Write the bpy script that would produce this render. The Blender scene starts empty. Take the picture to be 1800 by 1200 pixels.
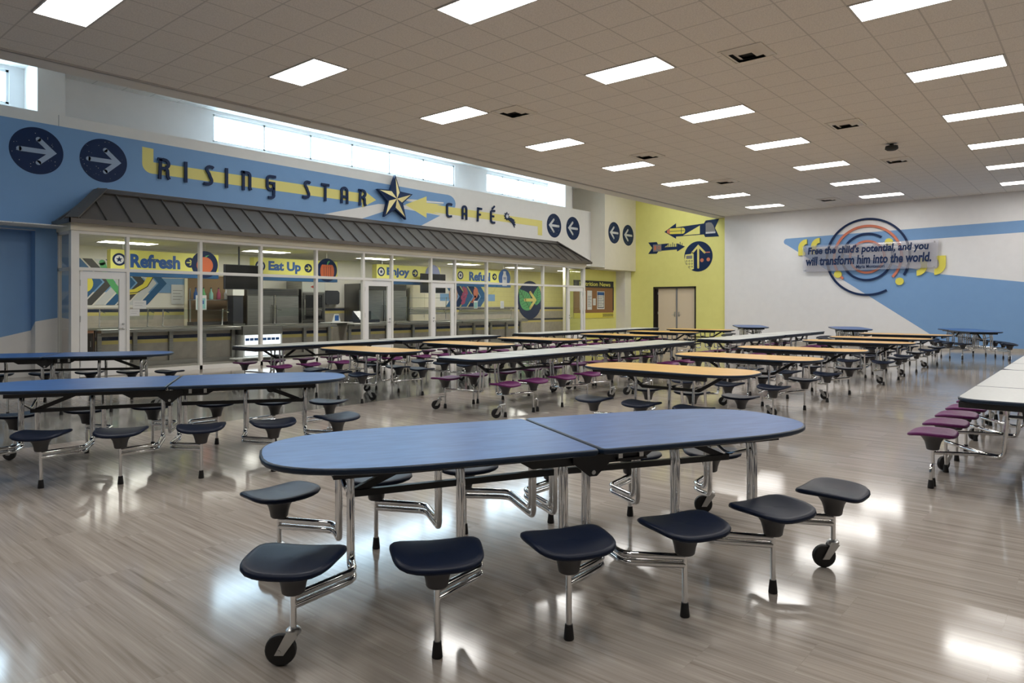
import bpy, math, random
from mathutils import Vector, Matrix

random.seed(7)
PI = math.pi
SC = bpy.context.scene
COL = SC.collection

# ------------------------------------------------------------------ camera, sky, exposure
cam_data = bpy.data.cameras.new('camera')
cam = bpy.data.objects.new('camera', cam_data)
COL.objects.link(cam)
SC.camera = cam
cam_data.sensor_width = 36.0
cam_data.lens = 24.345
cam_data.shift_y = -0.03533
cam.location = (0, 0, 1.42)
cam.rotation_euler = (PI / 2, 0, 0.7076 - PI / 2)
cam_data.clip_end = 200

world = bpy.data.worlds.new('sky')
SC.world = world
world.use_nodes = True
wn = world.node_tree.nodes
wn['Background'].inputs[0].default_value = (0.62, 0.83, 1.0, 1)
wn['Background'].inputs[1].default_value = 14.0

SC.view_settings.view_transform = 'Standard'
SC.view_settings.look = 'None'
SC.view_settings.exposure = 0.0
SC.view_settings.gamma = 1.0
SC.view_settings.use_curve_mapping = False
SC.cycles.max_bounces = 9
SC.cycles.diffuse_bounces = 5
SC.cycles.glossy_bounces = 4
SC.cycles.transmission_bounces = 6
SC.cycles.transparent_max_bounces = 12
SC.cycles.caustics_reflective = False
SC.cycles.caustics_refractive = False
SC.cycles.sample_clamp_indirect = 6.0
SC.cycles.blur_glossy = 0.6
SC.cycles.use_denoising = True

PANEL_LIGHT = 20.0       # luminance of the ceiling panels
KITCHEN_LIGHT = 15.0

# ------------------------------------------------------------------ room measures
CEIL = 4.887            # main ceiling
HIGH = 6.28             # raised bay along the cafe front
EDGE = 11.29            # edge of the main ceiling
BULK = 11.72            # back of the bulkhead
WALL = 16.0             # face of the cafe wall
CLER = 16.9             # clerestory wall
GLAZ = 15.2             # cafe glazing
FAR = 26.0
FARY = 26.1
BACK = -7.0
RIGHT = -11.0
KBACK = 19.8
KCEIL = 2.95

# ------------------------------------------------------------------ materials
def mat(name, color, rough=0.5, metal=0.0, spec=0.5, coat=0.0):
    m = bpy.data.materials.new(name)
    m.use_nodes = True
    b = m.node_tree.nodes['Principled BSDF']
    b.inputs['Base Color'].default_value = (*color, 1)
    b.inputs['Roughness'].default_value = rough
    b.inputs['Metallic'].default_value = metal
    b.inputs['Specular IOR Level'].default_value = spec
    b.inputs['Coat Weight'].default_value = coat
    return m

def nodes(m):
    return m.node_tree.nodes, m.node_tree.links, m.node_tree.nodes['Principled BSDF']

def mottled(name, c1, c2, scale=(20, 20, 20), rough=0.4, detail=4, bump=0.0, spec=0.5, metal=0.0, lo=0.35, hi=0.65):
    m = mat(name, c1, rough, metal, spec)
    n, l, b = nodes(m)
    tc = n.new('ShaderNodeTexCoord')
    mp = n.new('ShaderNodeMapping')
    mp.inputs['Scale'].default_value = scale
    nz = n.new('ShaderNodeTexNoise')
    nz.inputs['Scale'].default_value = 1.0
    nz.inputs['Detail'].default_value = detail
    cr = n.new('ShaderNodeValToRGB')
    cr.color_ramp.elements[0].position = lo
    cr.color_ramp.elements[0].color = (*c1, 1)
    cr.color_ramp.elements[1].position = hi
    cr.color_ramp.elements[1].color = (*c2, 1)
    l.new(tc.outputs['Object'], mp.inputs[0])
    l.new(mp.outputs[0], nz.inputs['Vector'])
    l.new(nz.outputs['Fac'], cr.inputs[0])
    l.new(cr.outputs[0], b.inputs['Base Color'])
    if bump:
        bp = n.new('ShaderNodeBump')
        bp.inputs['Strength'].default_value = bump
        bp.inputs['Distance'].default_value = 0.002
        l.new(nz.outputs['Fac'], bp.inputs['Height'])
        l.new(bp.outputs[0], b.inputs['Normal'])
    return m

def emit(name, color, strength):
    m = bpy.data.materials.new(name)
    m.use_nodes = True
    n, l = m.node_tree.nodes, m.node_tree.links
    n.clear()
    e = n.new('ShaderNodeEmission')
    e.inputs[0].default_value = (*color, 1)
    e.inputs[1].default_value = strength
    o = n.new('ShaderNodeOutputMaterial')
    l.new(e.outputs[0], o.inputs[0])
    return m

def glass(name, tint=(0.93, 0.96, 0.95), refl=1.0):
    m = bpy.data.materials.new(name)
    m.use_nodes = True
    n, l = m.node_tree.nodes, m.node_tree.links
    n.clear()
    t = n.new('ShaderNodeBsdfTransparent')
    t.inputs[0].default_value = (*tint, 1)
    g = n.new('ShaderNodeBsdfGlossy')
    g.inputs['Roughness'].default_value = 0.0
    fr = n.new('ShaderNodeFresnel')
    fr.inputs[0].default_value = 1.5
    mu = n.new('ShaderNodeMath')
    mu.operation = 'MULTIPLY'
    mu.inputs[1].default_value = refl
    mx = n.new('ShaderNodeMixShader')
    o = n.new('ShaderNodeOutputMaterial')
    l.new(fr.outputs[0], mu.inputs[0])
    l.new(mu.outputs[0], mx.inputs[0])
    l.new(t.outputs[0], mx.inputs[1])
    l.new(g.outputs[0], mx.inputs[2])
    l.new(mx.outputs[0], o.inputs[0])
    return m

M = {}
M['chrome'] = mat('chrome', (0.78, 0.79, 0.80), 0.09, 1.0)
M['zinc'] = mat('zinc', (0.55, 0.56, 0.56), 0.3, 1.0)
M['seat_navy'] = mottled('seat_navy', (0.0035, 0.008, 0.024), (0.0045, 0.010, 0.029), (60, 60, 60), 0.38, bump=0.05, spec=0.22)
M['seat_purple'] = mottled('seat_purple', (0.105, 0.013, 0.088), (0.125, 0.017, 0.105), (60, 60, 60), 0.42, bump=0.05, spec=0.2)
M['pedestal'] = mat('pedestal', (0.045, 0.045, 0.05), 0.45)
M['rubber'] = mat('rubber', (0.008, 0.008, 0.009), 0.5)
M['black_metal'] = mat('black_metal', (0.012, 0.012, 0.014), 0.4)
M['edge'] = mat('edge_vinyl', (0.007, 0.019, 0.042), 0.35, 0, 0.35)
M['blue_lam'] = mottled('blue_laminate', (0.024, 0.088, 0.28), (0.046, 0.138, 0.38), (6, 26, 6), 0.33, spec=0.25, detail=6, lo=0.3, hi=0.7)
M['white_lam'] = mottled('white_laminate', (0.52, 0.53, 0.505), (0.56, 0.57, 0.545), (30, 30, 30), 0.30, spec=0.35)
M['wood_lam'] = mottled('wood_laminate', (0.62, 0.345, 0.075), (0.78, 0.47, 0.13), (2.2, 34, 10), 0.33, spec=0.3, detail=6, lo=0.3, hi=0.7)
M['wall_white'] = mottled('wall_white', (0.78, 0.765, 0.745), (0.8, 0.785, 0.765), (4, 4, 4), 0.7)
M['wall_cool'] = mottled('wall_cool', (0.8, 0.8, 0.81), (0.82, 0.82, 0.83), (4, 4, 4), 0.7)
M['wall_blue'] = mottled('wall_blue', (0.195, 0.36, 0.63), (0.20, 0.37, 0.64), (4, 4, 4), 0.65)
M['wall_yellow'] = mottled('wall_yellow', (0.80, 0.78, 0.26), (0.82, 0.80, 0.27), (4, 4, 4), 0.65)
M['wall_tan'] = mottled('wall_tan', (0.74, 0.7, 0.6), (0.76, 0.72, 0.62), (4, 4, 4), 0.7)
M['pale_yellow'] = mat('pale_yellow_paint', (0.80, 0.72, 0.24), 0.6)
M['navy'] = mottled('navy_paint', (0.006, 0.022, 0.080), (0.008, 0.026, 0.09), (10, 10, 10), 0.5, spec=0.25)
M['navy_star'] = mat('navy_star', (0.007, 0.024, 0.085), 0.5, 0, 0.25)
M['silver_white'] = mat('pale_arrow', (0.62, 0.64, 0.68), 0.5)
M['sky_arrow'] = mat('sky_arrow', (0.33, 0.42, 0.58), 0.5)
M['coral'] = mat('coral', (0.62, 0.19, 0.11), 0.5)
M['bright_yellow'] = mat('bright_yellow', (0.78, 0.70, 0.10), 0.5)
M['gold_face'] = mat('gold_face', (0.90, 0.78, 0.38), 0.4)
M['roof_metal'] = mat('roof_metal', (0.105, 0.092, 0.082), 0.42, 0.15)
M['cream'] = mat('cream_trim', (0.84, 0.79, 0.64), 0.5)
M['alu'] = mat('aluminium_frame', (0.78, 0.77, 0.74), 0.35, 0.0)
M['door_white'] = mat('door_white', (0.82, 0.82, 0.82), 0.4)
M['glass'] = glass('storefront_glass', (0.92, 0.95, 0.93), 0.9)
M['clear_glass'] = glass('window_glass', (0.96, 0.98, 0.98), 0.7)
M['guard_glass'] = glass('guard_glass', (0.84, 0.92, 0.89), 0.7)
M['acrylic'] = glass('acrylic', (0.90, 0.90, 0.95), 1.0)
def frost(m, amount, color):
    n, l = m.node_tree.nodes, m.node_tree.links
    d = n.new('ShaderNodeBsdfDiffuse')
    d.inputs[0].default_value = (*color, 1)
    mx = n.new('ShaderNodeMixShader')
    mx.inputs[0].default_value = amount
    o = [q for q in n if q.type == 'OUTPUT_MATERIAL'][0]
    src = o.inputs[0].links[0].from_socket
    l.new(src, mx.inputs[1])
    l.new(d.outputs[0], mx.inputs[2])
    l.new(mx.outputs[0], o.inputs[0])
frost(M['acrylic'], .26, (0.82, 0.82, 0.90))
M['frame_white'] = mat('window_frame_white', (0.75, 0.78, 0.79), 0.4)
M['steel'] = mottled('steel', (0.36, 0.36, 0.34), (0.46, 0.46, 0.44), (2, 2, 60), 0.28, metal=1.0)
M['dark_steel'] = mottled('dark_steel', (0.14, 0.14, 0.135), (0.19, 0.19, 0.18), (2, 60, 2), 0.32, metal=1.0)
M['screen'] = mat('dark_screen', (0.012, 0.013, 0.014), 0.15)
M['panel_emit'] = emit('panel_light', (1.0, 0.975, 0.935), PANEL_LIGHT)
M['kitchen_emit'] = emit('kitchen_light', (1.0, 0.96, 0.88), KITCHEN_LIGHT)
M['cooler_emit'] = emit('cooler_light', (0.88, 0.94, 1.0), 2.2)
M['light_frame'] = mat('light_frame', (0.55, 0.54, 0.52), 0.5)
M['vent_white'] = mat('vent_metal', (0.70, 0.66, 0.60), 0.5)
M['vent_dark'] = mat('vent_dark', (0.02, 0.02, 0.02), 0.7)
M['door_cream'] = mat('door_cream', (0.72, 0.61, 0.46), 0.5)
M['door_frame'] = mat('door_frame_brown', (0.022, 0.017, 0.014), 0.4)
M['cork'] = mottled('cork', (0.26, 0.13, 0.055), (0.34, 0.18, 0.08), (90, 90, 90), 0.8)
M['paper'] = mat('paper', (0.72, 0.73, 0.72), 0.6)
M['paper_blue'] = mat('paper_blue', (0.10, 0.28, 0.42), 0.6)
M['paper_teal'] = mat('paper_teal', (0.25, 0.52, 0.50), 0.6)
M['ink'] = mat('ink', (0.03, 0.035, 0.05), 0.6)
M['ink_grey'] = mat('ink_grey', (0.30, 0.31, 0.33), 0.6)
M['red'] = mat('red', (0.55, 0.06, 0.04), 0.5)
M['banner_yellow'] = mat('banner_yellow', (0.82, 0.80, 0.20), 0.5)
M['banner_blue'] = mat('banner_blue', (0.02, 0.11, 0.27), 0.5)
M['royal'] = mat('royal_blue', (0.02, 0.10, 0.33), 0.5)
M['orange'] = mat('orange', (0.62, 0.14, 0.05), 0.5)
M['green'] = mat('leaf_green', (0.11, 0.44, 0.18), 0.5)
M['dark_green'] = mat('leaf_vein', (0.015, 0.07, 0.03), 0.5)
M['tan_skin'] = mat('tan_paint', (0.55, 0.28, 0.16), 0.5)
M['magenta'] = mat('berry_paint', (0.36, 0.06, 0.14), 0.5)
M['lilac'] = mat('lilac', (0.24, 0.27, 0.45), 0.5)
M['dark_grey'] = mat('dark_grey', (0.06, 0.06, 0.065), 0.5)
M['mid_grey'] = mat('mid_grey', (0.22, 0.22, 0.23), 0.5)
M['tile_beige'] = mottled('tile_beige', (0.40, 0.37, 0.33), (0.46, 0.43, 0.38), (6, 6, 6), 0.35)
M['tile_navy'] = mat('tile_navy', (0.012, 0.022, 0.06), 0.3)
M['tile_yellow'] = mat('tile_yellow', (0.62, 0.54, 0.20), 0.3)
M['passage'] = mat('passage_brown', (0.24, 0.16, 0.09), 0.6)
M['joint'] = mat('joint_dark', (0.10, 0.13, 0.19), 0.8)

# painted block wall in the cafe
def block_material():
    m = mat('painted_block', (0.62, 0.59, 0.25), 0.5)
    n, l, b = nodes(m)
    tc = n.new('ShaderNodeTexCoord')
    mp = n.new('ShaderNodeMapping')
    mp.inputs['Rotation'].default_value = (PI / 2, 0, 0)
    br = n.new('ShaderNodeTexBrick')
    br.inputs['Color1'].default_value = (0.66, 0.63, 0.26, 1)
    br.inputs['Color2'].default_value = (0.66, 0.63, 0.27, 1)
    br.inputs['Mortar'].default_value = (0.56, 0.53, 0.22, 1)
    br.inputs['Scale'].default_value = 1.0
    br.inputs['Mortar Size'].default_value = 0.006
    br.inputs['Brick Width'].default_value = 0.4
    br.inputs['Row Height'].default_value = 0.2
    l.new(tc.outputs['Object'], mp.inputs[0])
    l.new(mp.outputs[0], br.inputs['Vector'])
    l.new(br.outputs[0], b.inputs['Base Color'])
    return m
M['block'] = block_material()

# floor: striated resilient planks, streaks running across the hall, with a darker inlaid border
def floor_material():
    m = mat('floor_planks', (0.3, 0.27, 0.24), 0.16)
    n, l, b = nodes(m)
    tc = n.new('ShaderNodeTexCoord')
    sep = n.new('ShaderNodeSeparateXYZ')
    l.new(tc.outputs['Object'], sep.inputs[0])
    def math_(op, a, bv, clamp=False):
        q = n.new('ShaderNodeMath')
        q.operation = op
        q.use_clamp = clamp
        for i, v in enumerate((a, bv)):
            if v is None:
                continue
            if isinstance(v, (int, float)):
                q.inputs[i].default_value = v
            else:
                l.new(v, q.inputs[i])
        return q.outputs[0]
    mp = n.new('ShaderNodeMapping')
    mp.inputs['Rotation'].default_value = (0, 0, PI / 2)
    br = n.new('ShaderNodeTexBrick')
    br.offset = 0.37
    br.inputs['Color1'].default_value = (0.0, 0.0, 0.0, 1)
    br.inputs['Color2'].default_value = (1.0, 1.0, 1.0, 1)
    br.inputs['Mortar'].default_value = (0.45, 0.45, 0.45, 1)
    br.inputs['Scale'].default_value = 1.0
    br.inputs['Mortar Size'].default_value = 0.0012
    br.inputs['Brick Width'].default_value = 0.914
    br.inputs['Row Height'].default_value = 0.305
    l.new(tc.outputs['Object'], mp.inputs[0])
    l.new(mp.outputs[0], br.inputs['Vector'])
    # per-plank shift of the streaks
    sh = n.new('ShaderNodeVectorMath')
    sh.operation = 'SCALE'
    sh.inputs['Scale'].default_value = 7.3
    l.new(br.outputs['Color'], sh.inputs[0])
    def streak(sx, sy, detail):
        mp2 = n.new('ShaderNodeMapping')
        mp2.inputs['Scale'].default_value = (sx, sy, 1)
        l.new(tc.outputs['Object'], mp2.inputs[0])
        ad = n.new('ShaderNodeVectorMath')
        ad.operation = 'ADD'
        l.new(mp2.outputs[0], ad.inputs[0])
        l.new(sh.outputs[0], ad.inputs[1])
        nz = n.new('ShaderNodeTexNoise')
        nz.inputs['Scale'].default_value = 1.0
        nz.inputs['Detail'].default_value = detail
        nz.inputs['Roughness'].default_value = 0.6
        l.new(ad.outputs[0], nz.inputs['Vector'])
        return nz.outputs['Fac']
    a1 = streak(26, 0.9, 3)
    a2 = streak(75, 1.6, 2)
    mix = math_('ADD', math_('MULTIPLY', a1, 0.6), math_('MULTIPLY', a2, 0.4))
    tone = math_('ADD', mix, math_('MULTIPLY', math_('SUBTRACT', br.outputs['Color'], 0.5), 0.05))
    cr = n.new('ShaderNodeValToRGB')
    e = cr.color_ramp.elements
    e[0].position, e[0].color = 0.30, (0.24, 0.205, 0.175, 1)
    e[1].position, e[1].color = 0.70, (0.50, 0.455, 0.405, 1)
    k = e.new(0.45)
    k.color = (0.352, 0.312, 0.276, 1)
    k = e.new(0.54)
    k.color = (0.395, 0.352, 0.312, 1)
    l.new(tone, cr.inputs[0])
    # border mask
    x, y = sep.outputs[0], sep.outputs[1]
    inA = math_('MULTIPLY', math_('GREATER_THAN', y, 8.17), math_('LESS_THAN', y, 11.0))
    inA = math_('MULTIPLY', inA, math_('LESS_THAN', x, 21.1))
    inB = math_('MULTIPLY', math_('GREATER_THAN', x, 18.05), math_('LESS_THAN', x, 21.1))
    inB = math_('MULTIPLY', inB, math_('LESS_THAN', y, 11.0))
    band = math_('MAXIMUM', inA, inB)
    mx = n.new('ShaderNodeMix')
    mx.data_type = 'RGBA'
    mx.blend_type = 'MULTIPLY'
    mx.inputs['B'].default_value = (0.52, 0.57, 0.58, 1)
    l.new(band, mx.inputs['Factor'])
    l.new(cr.outputs[0], mx.inputs['A'])
    seam = math_('MULTIPLY', br.outputs['Fac'], 0.14)
    mx2 = n.new('ShaderNodeMix')
    mx2.data_type = 'RGBA'
    mx2.inputs['B'].default_value = (0.12, 0.10, 0.085, 1)
    l.new(seam, mx2.inputs['Factor'])
    l.new(mx.outputs['Result'], mx2.inputs['A'])
    l.new(mx2.outputs['Result'], b.inputs['Base Color'])
    # wax: slightly wavy polish
    nz = n.new('ShaderNodeTexNoise')
    nz.inputs['Scale'].default_value = 2.2
    nz.inputs['Detail'].default_value = 4
    l.new(tc.outputs['Object'], nz.inputs['Vector'])
    mr = n.new('ShaderNodeMapRange')
    mr.inputs['To Min'].default_value = 0.075
    mr.inputs['To Max'].default_value = 0.14
    l.new(nz.outputs['Fac'], mr.inputs['Value'])
    l.new(mr.outputs[0], b.inputs['Roughness'])
    bp = n.new('ShaderNodeBump')
    bp.inputs['Strength'].default_value = 0.06
    bp.inputs['Distance'].default_value = 0.01
    l.new(nz.outputs['Fac'], bp.inputs['Height'])
    l.new(bp.outputs[0], b.inputs['Normal'])
    b.inputs['Specular IOR Level'].default_value = 0.4
    return m
M['floor'] = floor_material()

# suspended ceiling: 2 ft tiles in a grid
def tile_material(name, c, ox, oy, px=0.6096, py=0.6142):
    m = mat(name, c, 0.85)
    n, l, b = nodes(m)
    tc = n.new('ShaderNodeTexCoord')
    sep = n.new('ShaderNodeSeparateXYZ')
    l.new(tc.outputs['Object'], sep.inputs[0])
    def line(sock, off, p):
        a = n.new('ShaderNodeMath'); a.operation = 'SUBTRACT'; a.inputs[1].default_value = off
        l.new(sock, a.inputs[0])
        d = n.new('ShaderNodeMath'); d.operation = 'PINGPONG'; d.inputs[1].default_value = p / 2
        l.new(a.outputs[0], d.inputs[0])
        g = n.new('ShaderNodeMath'); g.operation = 'LESS_THAN'; g.inputs[1].default_value = 0.010
        l.new(d.outputs[0], g.inputs[0])
        return g.outputs[0]
    gx = line(sep.outputs[0], ox, px)
    gy = line(sep.outputs[1], oy, py)
    mxm = n.new('ShaderNodeMath'); mxm.operation = 'MAXIMUM'
    l.new(gx, mxm.inputs[0]); l.new(gy, mxm.inputs[1])
    nz = n.new('ShaderNodeTexNoise')
    nz.inputs['Scale'].default_value = 60
    nz.inputs['Detail'].default_value = 5
    l.new(tc.outputs['Object'], nz.inputs['Vector'])
    cr = n.new('ShaderNodeValToRGB')
    cr.color_ramp.elements[0].position = 0.35
    cr.color_ramp.elements[0].color = (c[0] * .86, c[1] * .86, c[2] * .86, 1)
    cr.color_ramp.elements[1].position = 0.6
    cr.color_ramp.elements[1].color = (*c, 1)
    l.new(nz.outputs['Fac'], cr.inputs[0])
    mx = n.new('ShaderNodeMix'); mx.data_type = 'RGBA'
    mx.inputs['B'].default_value = (c[0] * .70, c[1] * .70, c[2] * .70, 1)
    l.new(mxm.outputs[0], mx.inputs['Factor'])
    l.new(cr.outputs[0], mx.inputs['A'])
    l.new(mx.outputs['Result'], b.inputs['Base Color'])
    return m
LX0, LPX, LY0, LPY = 2.819, 3.048, 9.027, 3.685
M['ceiling'] = tile_material('ceiling_tiles', (0.80, 0.758, 0.705), LX0 + 0.3048, LY0)
M['ceiling_high'] = tile_material('ceiling_tiles_high', (0.80, 0.80, 0.78), LX0 + 0.3048, LY0)
M['soffit'] = mat('soffit_paint', (0.74, 0.71, 0.66), 0.7)

# ------------------------------------------------------------------ mesh builder
class MB:
    def __init__(self):
        self.v, self.f, self.mi, self.mats = [], [], [], []

    def slot(self, m):
        if m not in self.mats:
            self.mats.append(m)
        return self.mats.index(m)

    def add(self, verts, faces, m):
        k = len(self.v)
        s = self.slot(m)
        self.v += [tuple(p) for p in verts]
        self.f += [tuple(i + k for i in f) for f in faces]
        self.mi += [s] * len(faces)

    def box(self, a, b, m, mtx=None):
        x0, y0, z0 = a
        x1, y1, z1 = b
        v = [Vector(p) for p in ((x0, y0, z0), (x1, y0, z0), (x1, y1, z0), (x0, y1, z0), (x0, y0, z1), (x1, y0, z1), (x1, y1, z1), (x0, y1, z1))]
        if mtx is not None:
            v = [mtx @ p for p in v]
        self.add(v, [(0, 3, 2, 1), (4, 5, 6, 7), (0, 1, 5, 4), (1, 2, 6, 5), (2, 3, 7, 6), (3, 0, 4, 7)], m)

    def bar(self, p, q, w, h, m):
        """square bar from p to q: w sideways, h in the upright plane"""
        p, q = Vector(p), Vector(q)
        d = q - p
        L = d.length
        d.normalize()
        up = Vector((0, 0, 1)) if abs(d.z) < 0.95 else Vector((1, 0, 0))
        s = d.cross(up).normalized()
        u = s.cross(d)
        mt = Matrix((( *(d.x, s.x, u.x), p.x), (d.y, s.y, u.y, p.y), (d.z, s.z, u.z, p.z), (0, 0, 0, 1)))
        self.box((0, -w / 2, -h / 2), (L, w / 2, h / 2), m, mt)

    def tube(self, pts, r, m, seg=10, fillet=0.0, closed=False, caps=True):
        P = [Vector(p) for p in pts]
        if fillet and len(P) > 2:
            Q = [P[0]]
            for i in range(1, len(P) - 1):
                a, b, c = P[i - 1], P[i], P[i + 1]
                u, w = (a - b), (c - b)
                t = min(fillet, u.length * .48, w.length * .48)
                u.normalize(); w.normalize()
                s, e = b + u * t, b + w * t
                for k in range(6):
                    q = k / 5
                    Q.append(s * (1 - q) ** 2 + b * 2 * q * (1 - q) + e * q * q)
            Q.append(P[-1])
            P = Q
        n = len(P)
        T = []
        for i in range(n):
            d = (P[min(i + 1, n - 1)] - P[max(i - 1, 0)])
            T.append(d.normalized())
        ref = Vector((0, 0, 1)) if abs(T[0].z) < .9 else Vector((1, 0, 0))
        N = T[0].cross(ref).normalized()
        V, F = [], []
        for i in range(n):
            if i:
                ax = T[i - 1].cross(T[i])
                if ax.length > 1e-6:
                    N = Matrix.Rotation(T[i - 1].angle(T[i]), 3, ax.normalized()) @ N
            B = T[i].cross(N)
            rr = r[i] if isinstance(r, (list, tuple)) else r
            for k in range(seg):
                a = 2 * PI * k / seg
                V.append(P[i] + (N * math.cos(a) + B * math.sin(a)) * rr)
        for i in range(n - 1):
            for k in range(seg):
                k2 = (k + 1) % seg
                F.append((i * seg + k, i * seg + k2, (i + 1) * seg + k2, (i + 1) * seg + k))
        if caps:
            F.append(tuple(reversed(range(seg))))
            F.append(tuple((n - 1) * seg + k for k in range(seg)))
        self.add(V, F, m)

    def lathe(self, prof, m, c=(0, 0, 0), seg=20, axis='z'):
        V, F = [], []
        n = len(prof)
        for r, z in prof:
            for k in range(seg):
                a = 2 * PI * k / seg
                x, y = r * math.cos(a), r * math.sin(a)
                if axis == 'z':
                    p = (c[0] + x, c[1] + y, c[2] + z)
                elif axis == 'y':
                    p = (c[0] + x, c[1] + z, c[2] - y)
                else:
                    p = (c[0] + z, c[1] + x, c[2] + y)
                V.append(p)
        for i in range(n - 1):
            for k in range(seg):
                k2 = (k + 1) % seg
                F.append((i * seg + k, i * seg + k2, (i + 1) * seg + k2, (i + 1) * seg + k))
        F.append(tuple(reversed(range(seg))))
        F.append(tuple((n - 1) * seg + k for k in range(seg)))
        self.add(V, F, m)

    def plate(self, poly, fr, m, depth=0.01, base=0.0):
        """polygon (counter-clockwise in u, v) raised from base to base + depth along the frame's normal"""
        o, u, w = fr
        nn = u.cross(w)
        n = len(poly)
        A = 0
        for i in range(n):
            a, b = poly[i], poly[(i + 1) % n]
            A += a[0] * b[1] - a[1] * b[0]
        if A < 0:
            poly = list(reversed(poly))
        V = [o + u * p[0] + w * p[1] + nn * base for p in poly] + [o + u * p[0] + w * p[1] + nn * (base + depth) for p in poly]
        F = [tuple(reversed(range(n))), tuple(range(n, 2 * n))]
        F += [(i, (i + 1) % n, n + (i + 1) % n, n + i) for i in range(n)]
        self.add(V, F, m)

    def arc(self, c, r0, r1, a0, a1, fr, m, depth=0.01, base=0.0, seg=48):
        o, u, w = fr
        nn = u.cross(w)
        full = abs(a1 - a0) >= 359.9
        n = max(4, int(seg * abs(a1 - a0) / 360))
        V, F = [], []
        for i in range(n + 1):
            a = math.radians(a0 + (a1 - a0) * i / n)
            for r in (r0, r1):
                for h in (base, base + depth):
                    V.append(o + u * (c[0] + r * math.cos(a)) + w * (c[1] + r * math.sin(a)) + nn * h)
        for i in range(n):
            k, j = i * 4, i * 4 + 4
            F += [(k + 1, k + 3, j + 3, j + 1), (k + 2, k, j, j + 2), (k + 3, k + 2, j + 2, j + 3), (k, k + 1, j + 1, j)]
        if not full:
            F += [(0, 2, 3, 1), (n * 4, n * 4 + 1, n * 4 + 3, n * 4 + 2)]
        self.add(V, F, m)

    def disc(self, c, r, fr, m, depth=0.01, base=0.0, seg=48, ry=None):
        ry = ry or r
        self.plate([(c[0] + r * math.cos(2 * PI * i / seg), c[1] + ry * math.sin(2 * PI * i / seg)) for i in range(seg)], fr, m, depth, base)

    def stroke(self, pts, w, fr, m, depth=0.01, base=0.0, round_ends=False):
        """a flat pen line through 2-D points, mitred"""
        n = len(pts)
        P = [Vector((p[0], p[1])) for p in pts]
        L, R = [], []
        for i in range(n):
            if i == 0:
                d = (P[1] - P[0]).normalized(); k = 1
                t = Vector((-d.y, d.x))
            elif i == n - 1:
                d = (P[-1] - P[-2]).normalized(); k = 1
                t = Vector((-d.y, d.x))
            else:
                d1, d2 = (P[i] - P[i - 1]).normalized(), (P[i + 1] - P[i]).normalized()
                t1, t2 = Vector((-d1.y, d1.x)), Vector((-d2.y, d2.x))
                t = (t1 + t2)
                t = t.normalized() if t.length > 1e-6 else t1
                k = 1 / max(0.45, t.dot(t1))
            L.append(P[i] + t * w / 2 * k)
            R.append(P[i] - t * w / 2 * k)
        for i in range(n - 1):
            self.plate([tuple(R[i]), tuple(R[i + 1]), tuple(L[i + 1]), tuple(L[i])], fr, m, depth, base)
        if round_ends:
            for p in (P[0], P[-1]):
                self.disc(tuple(p), w / 2, fr, m, depth, base, 16)

    def mesh(self, name, smooth=True, angle=38):
        me = bpy.data.meshes.new(name)
        me.from_pydata(self.v, [], self.f)
        for m in self.mats:
            me.materials.append(M[m] if isinstance(m, str) else m)
        me.polygons.foreach_set('material_index', self.mi)
        if smooth:
            me.polygons.foreach_set('use_smooth', [True] * len(self.f))
            me.set_sharp_from_angle(angle=math.radians(angle))
        me.update()
        return me


def link(name, data, parent=None, loc=(0, 0, 0), rot=(0, 0, 0), label=None, cat=None, group=None, kind=None):
    o = bpy.data.objects.new(name, data)
    COL.objects.link(o)
    o.location = loc
    o.rotation_euler = rot
    if parent is not None:
        o.parent = parent
    if label: o['label'] = label
    if cat: o['category'] = cat
    if group: o['group'] = group
    if kind: o['kind'] = kind
    return o

def obj(name, mb, parent=None, **k):
    return link(name, mb.mesh(name), parent, **k)

def empty(name, loc=(0, 0, 0), rz=0.0, label=None, cat=None, group=None):
    o = link(name, None, None, loc, (0, 0, rz), label, cat, group)
    o.empty_display_size = 0.1
    return o

def struct(name, mb, parent=None):
    o = obj(name, mb, parent)
    if parent is None:
        o['kind'] = 'structure'
    return o

KIDS = {}
def copy_tree(root, loc, rz, label, group=None):
    """a copy of a thing with copies of its parts and their sub-parts; meshes are shared"""
    r = root.copy()
    COL.objects.link(r)
    r.location = loc
    r.rotation_euler = (0, 0, rz)
    r['label'] = label
    if group: r['group'] = group
    for ch in KIDS[root.name]:
        c = ch.copy()
        COL.objects.link(c)
        c.parent = r
        for g in KIDS.get(ch.name, []):
            d = g.copy()
            COL.objects.link(d)
            d.parent = c
    return r

def remember():
    KIDS.clear()
    for o in COL.objects:
        if o.parent:
            KIDS.setdefault(o.parent.name, []).append(o)

V3 = Vector
def wall_frame(y, z=0.0, x=0.0):
    """a wall facing the hall across Y = const: u = +X, w = +Z"""
    return (V3((x, y, z)), V3((1, 0, 0)), V3((0, 0, 1)))
def far_frame(x):
    """a wall facing back down the hall: u = -Y, w = +Z; u is measured as -Y"""
    return (V3((x, 0, 0)), V3((0, -1, 0)), V3((0, 0, 1)))

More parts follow.
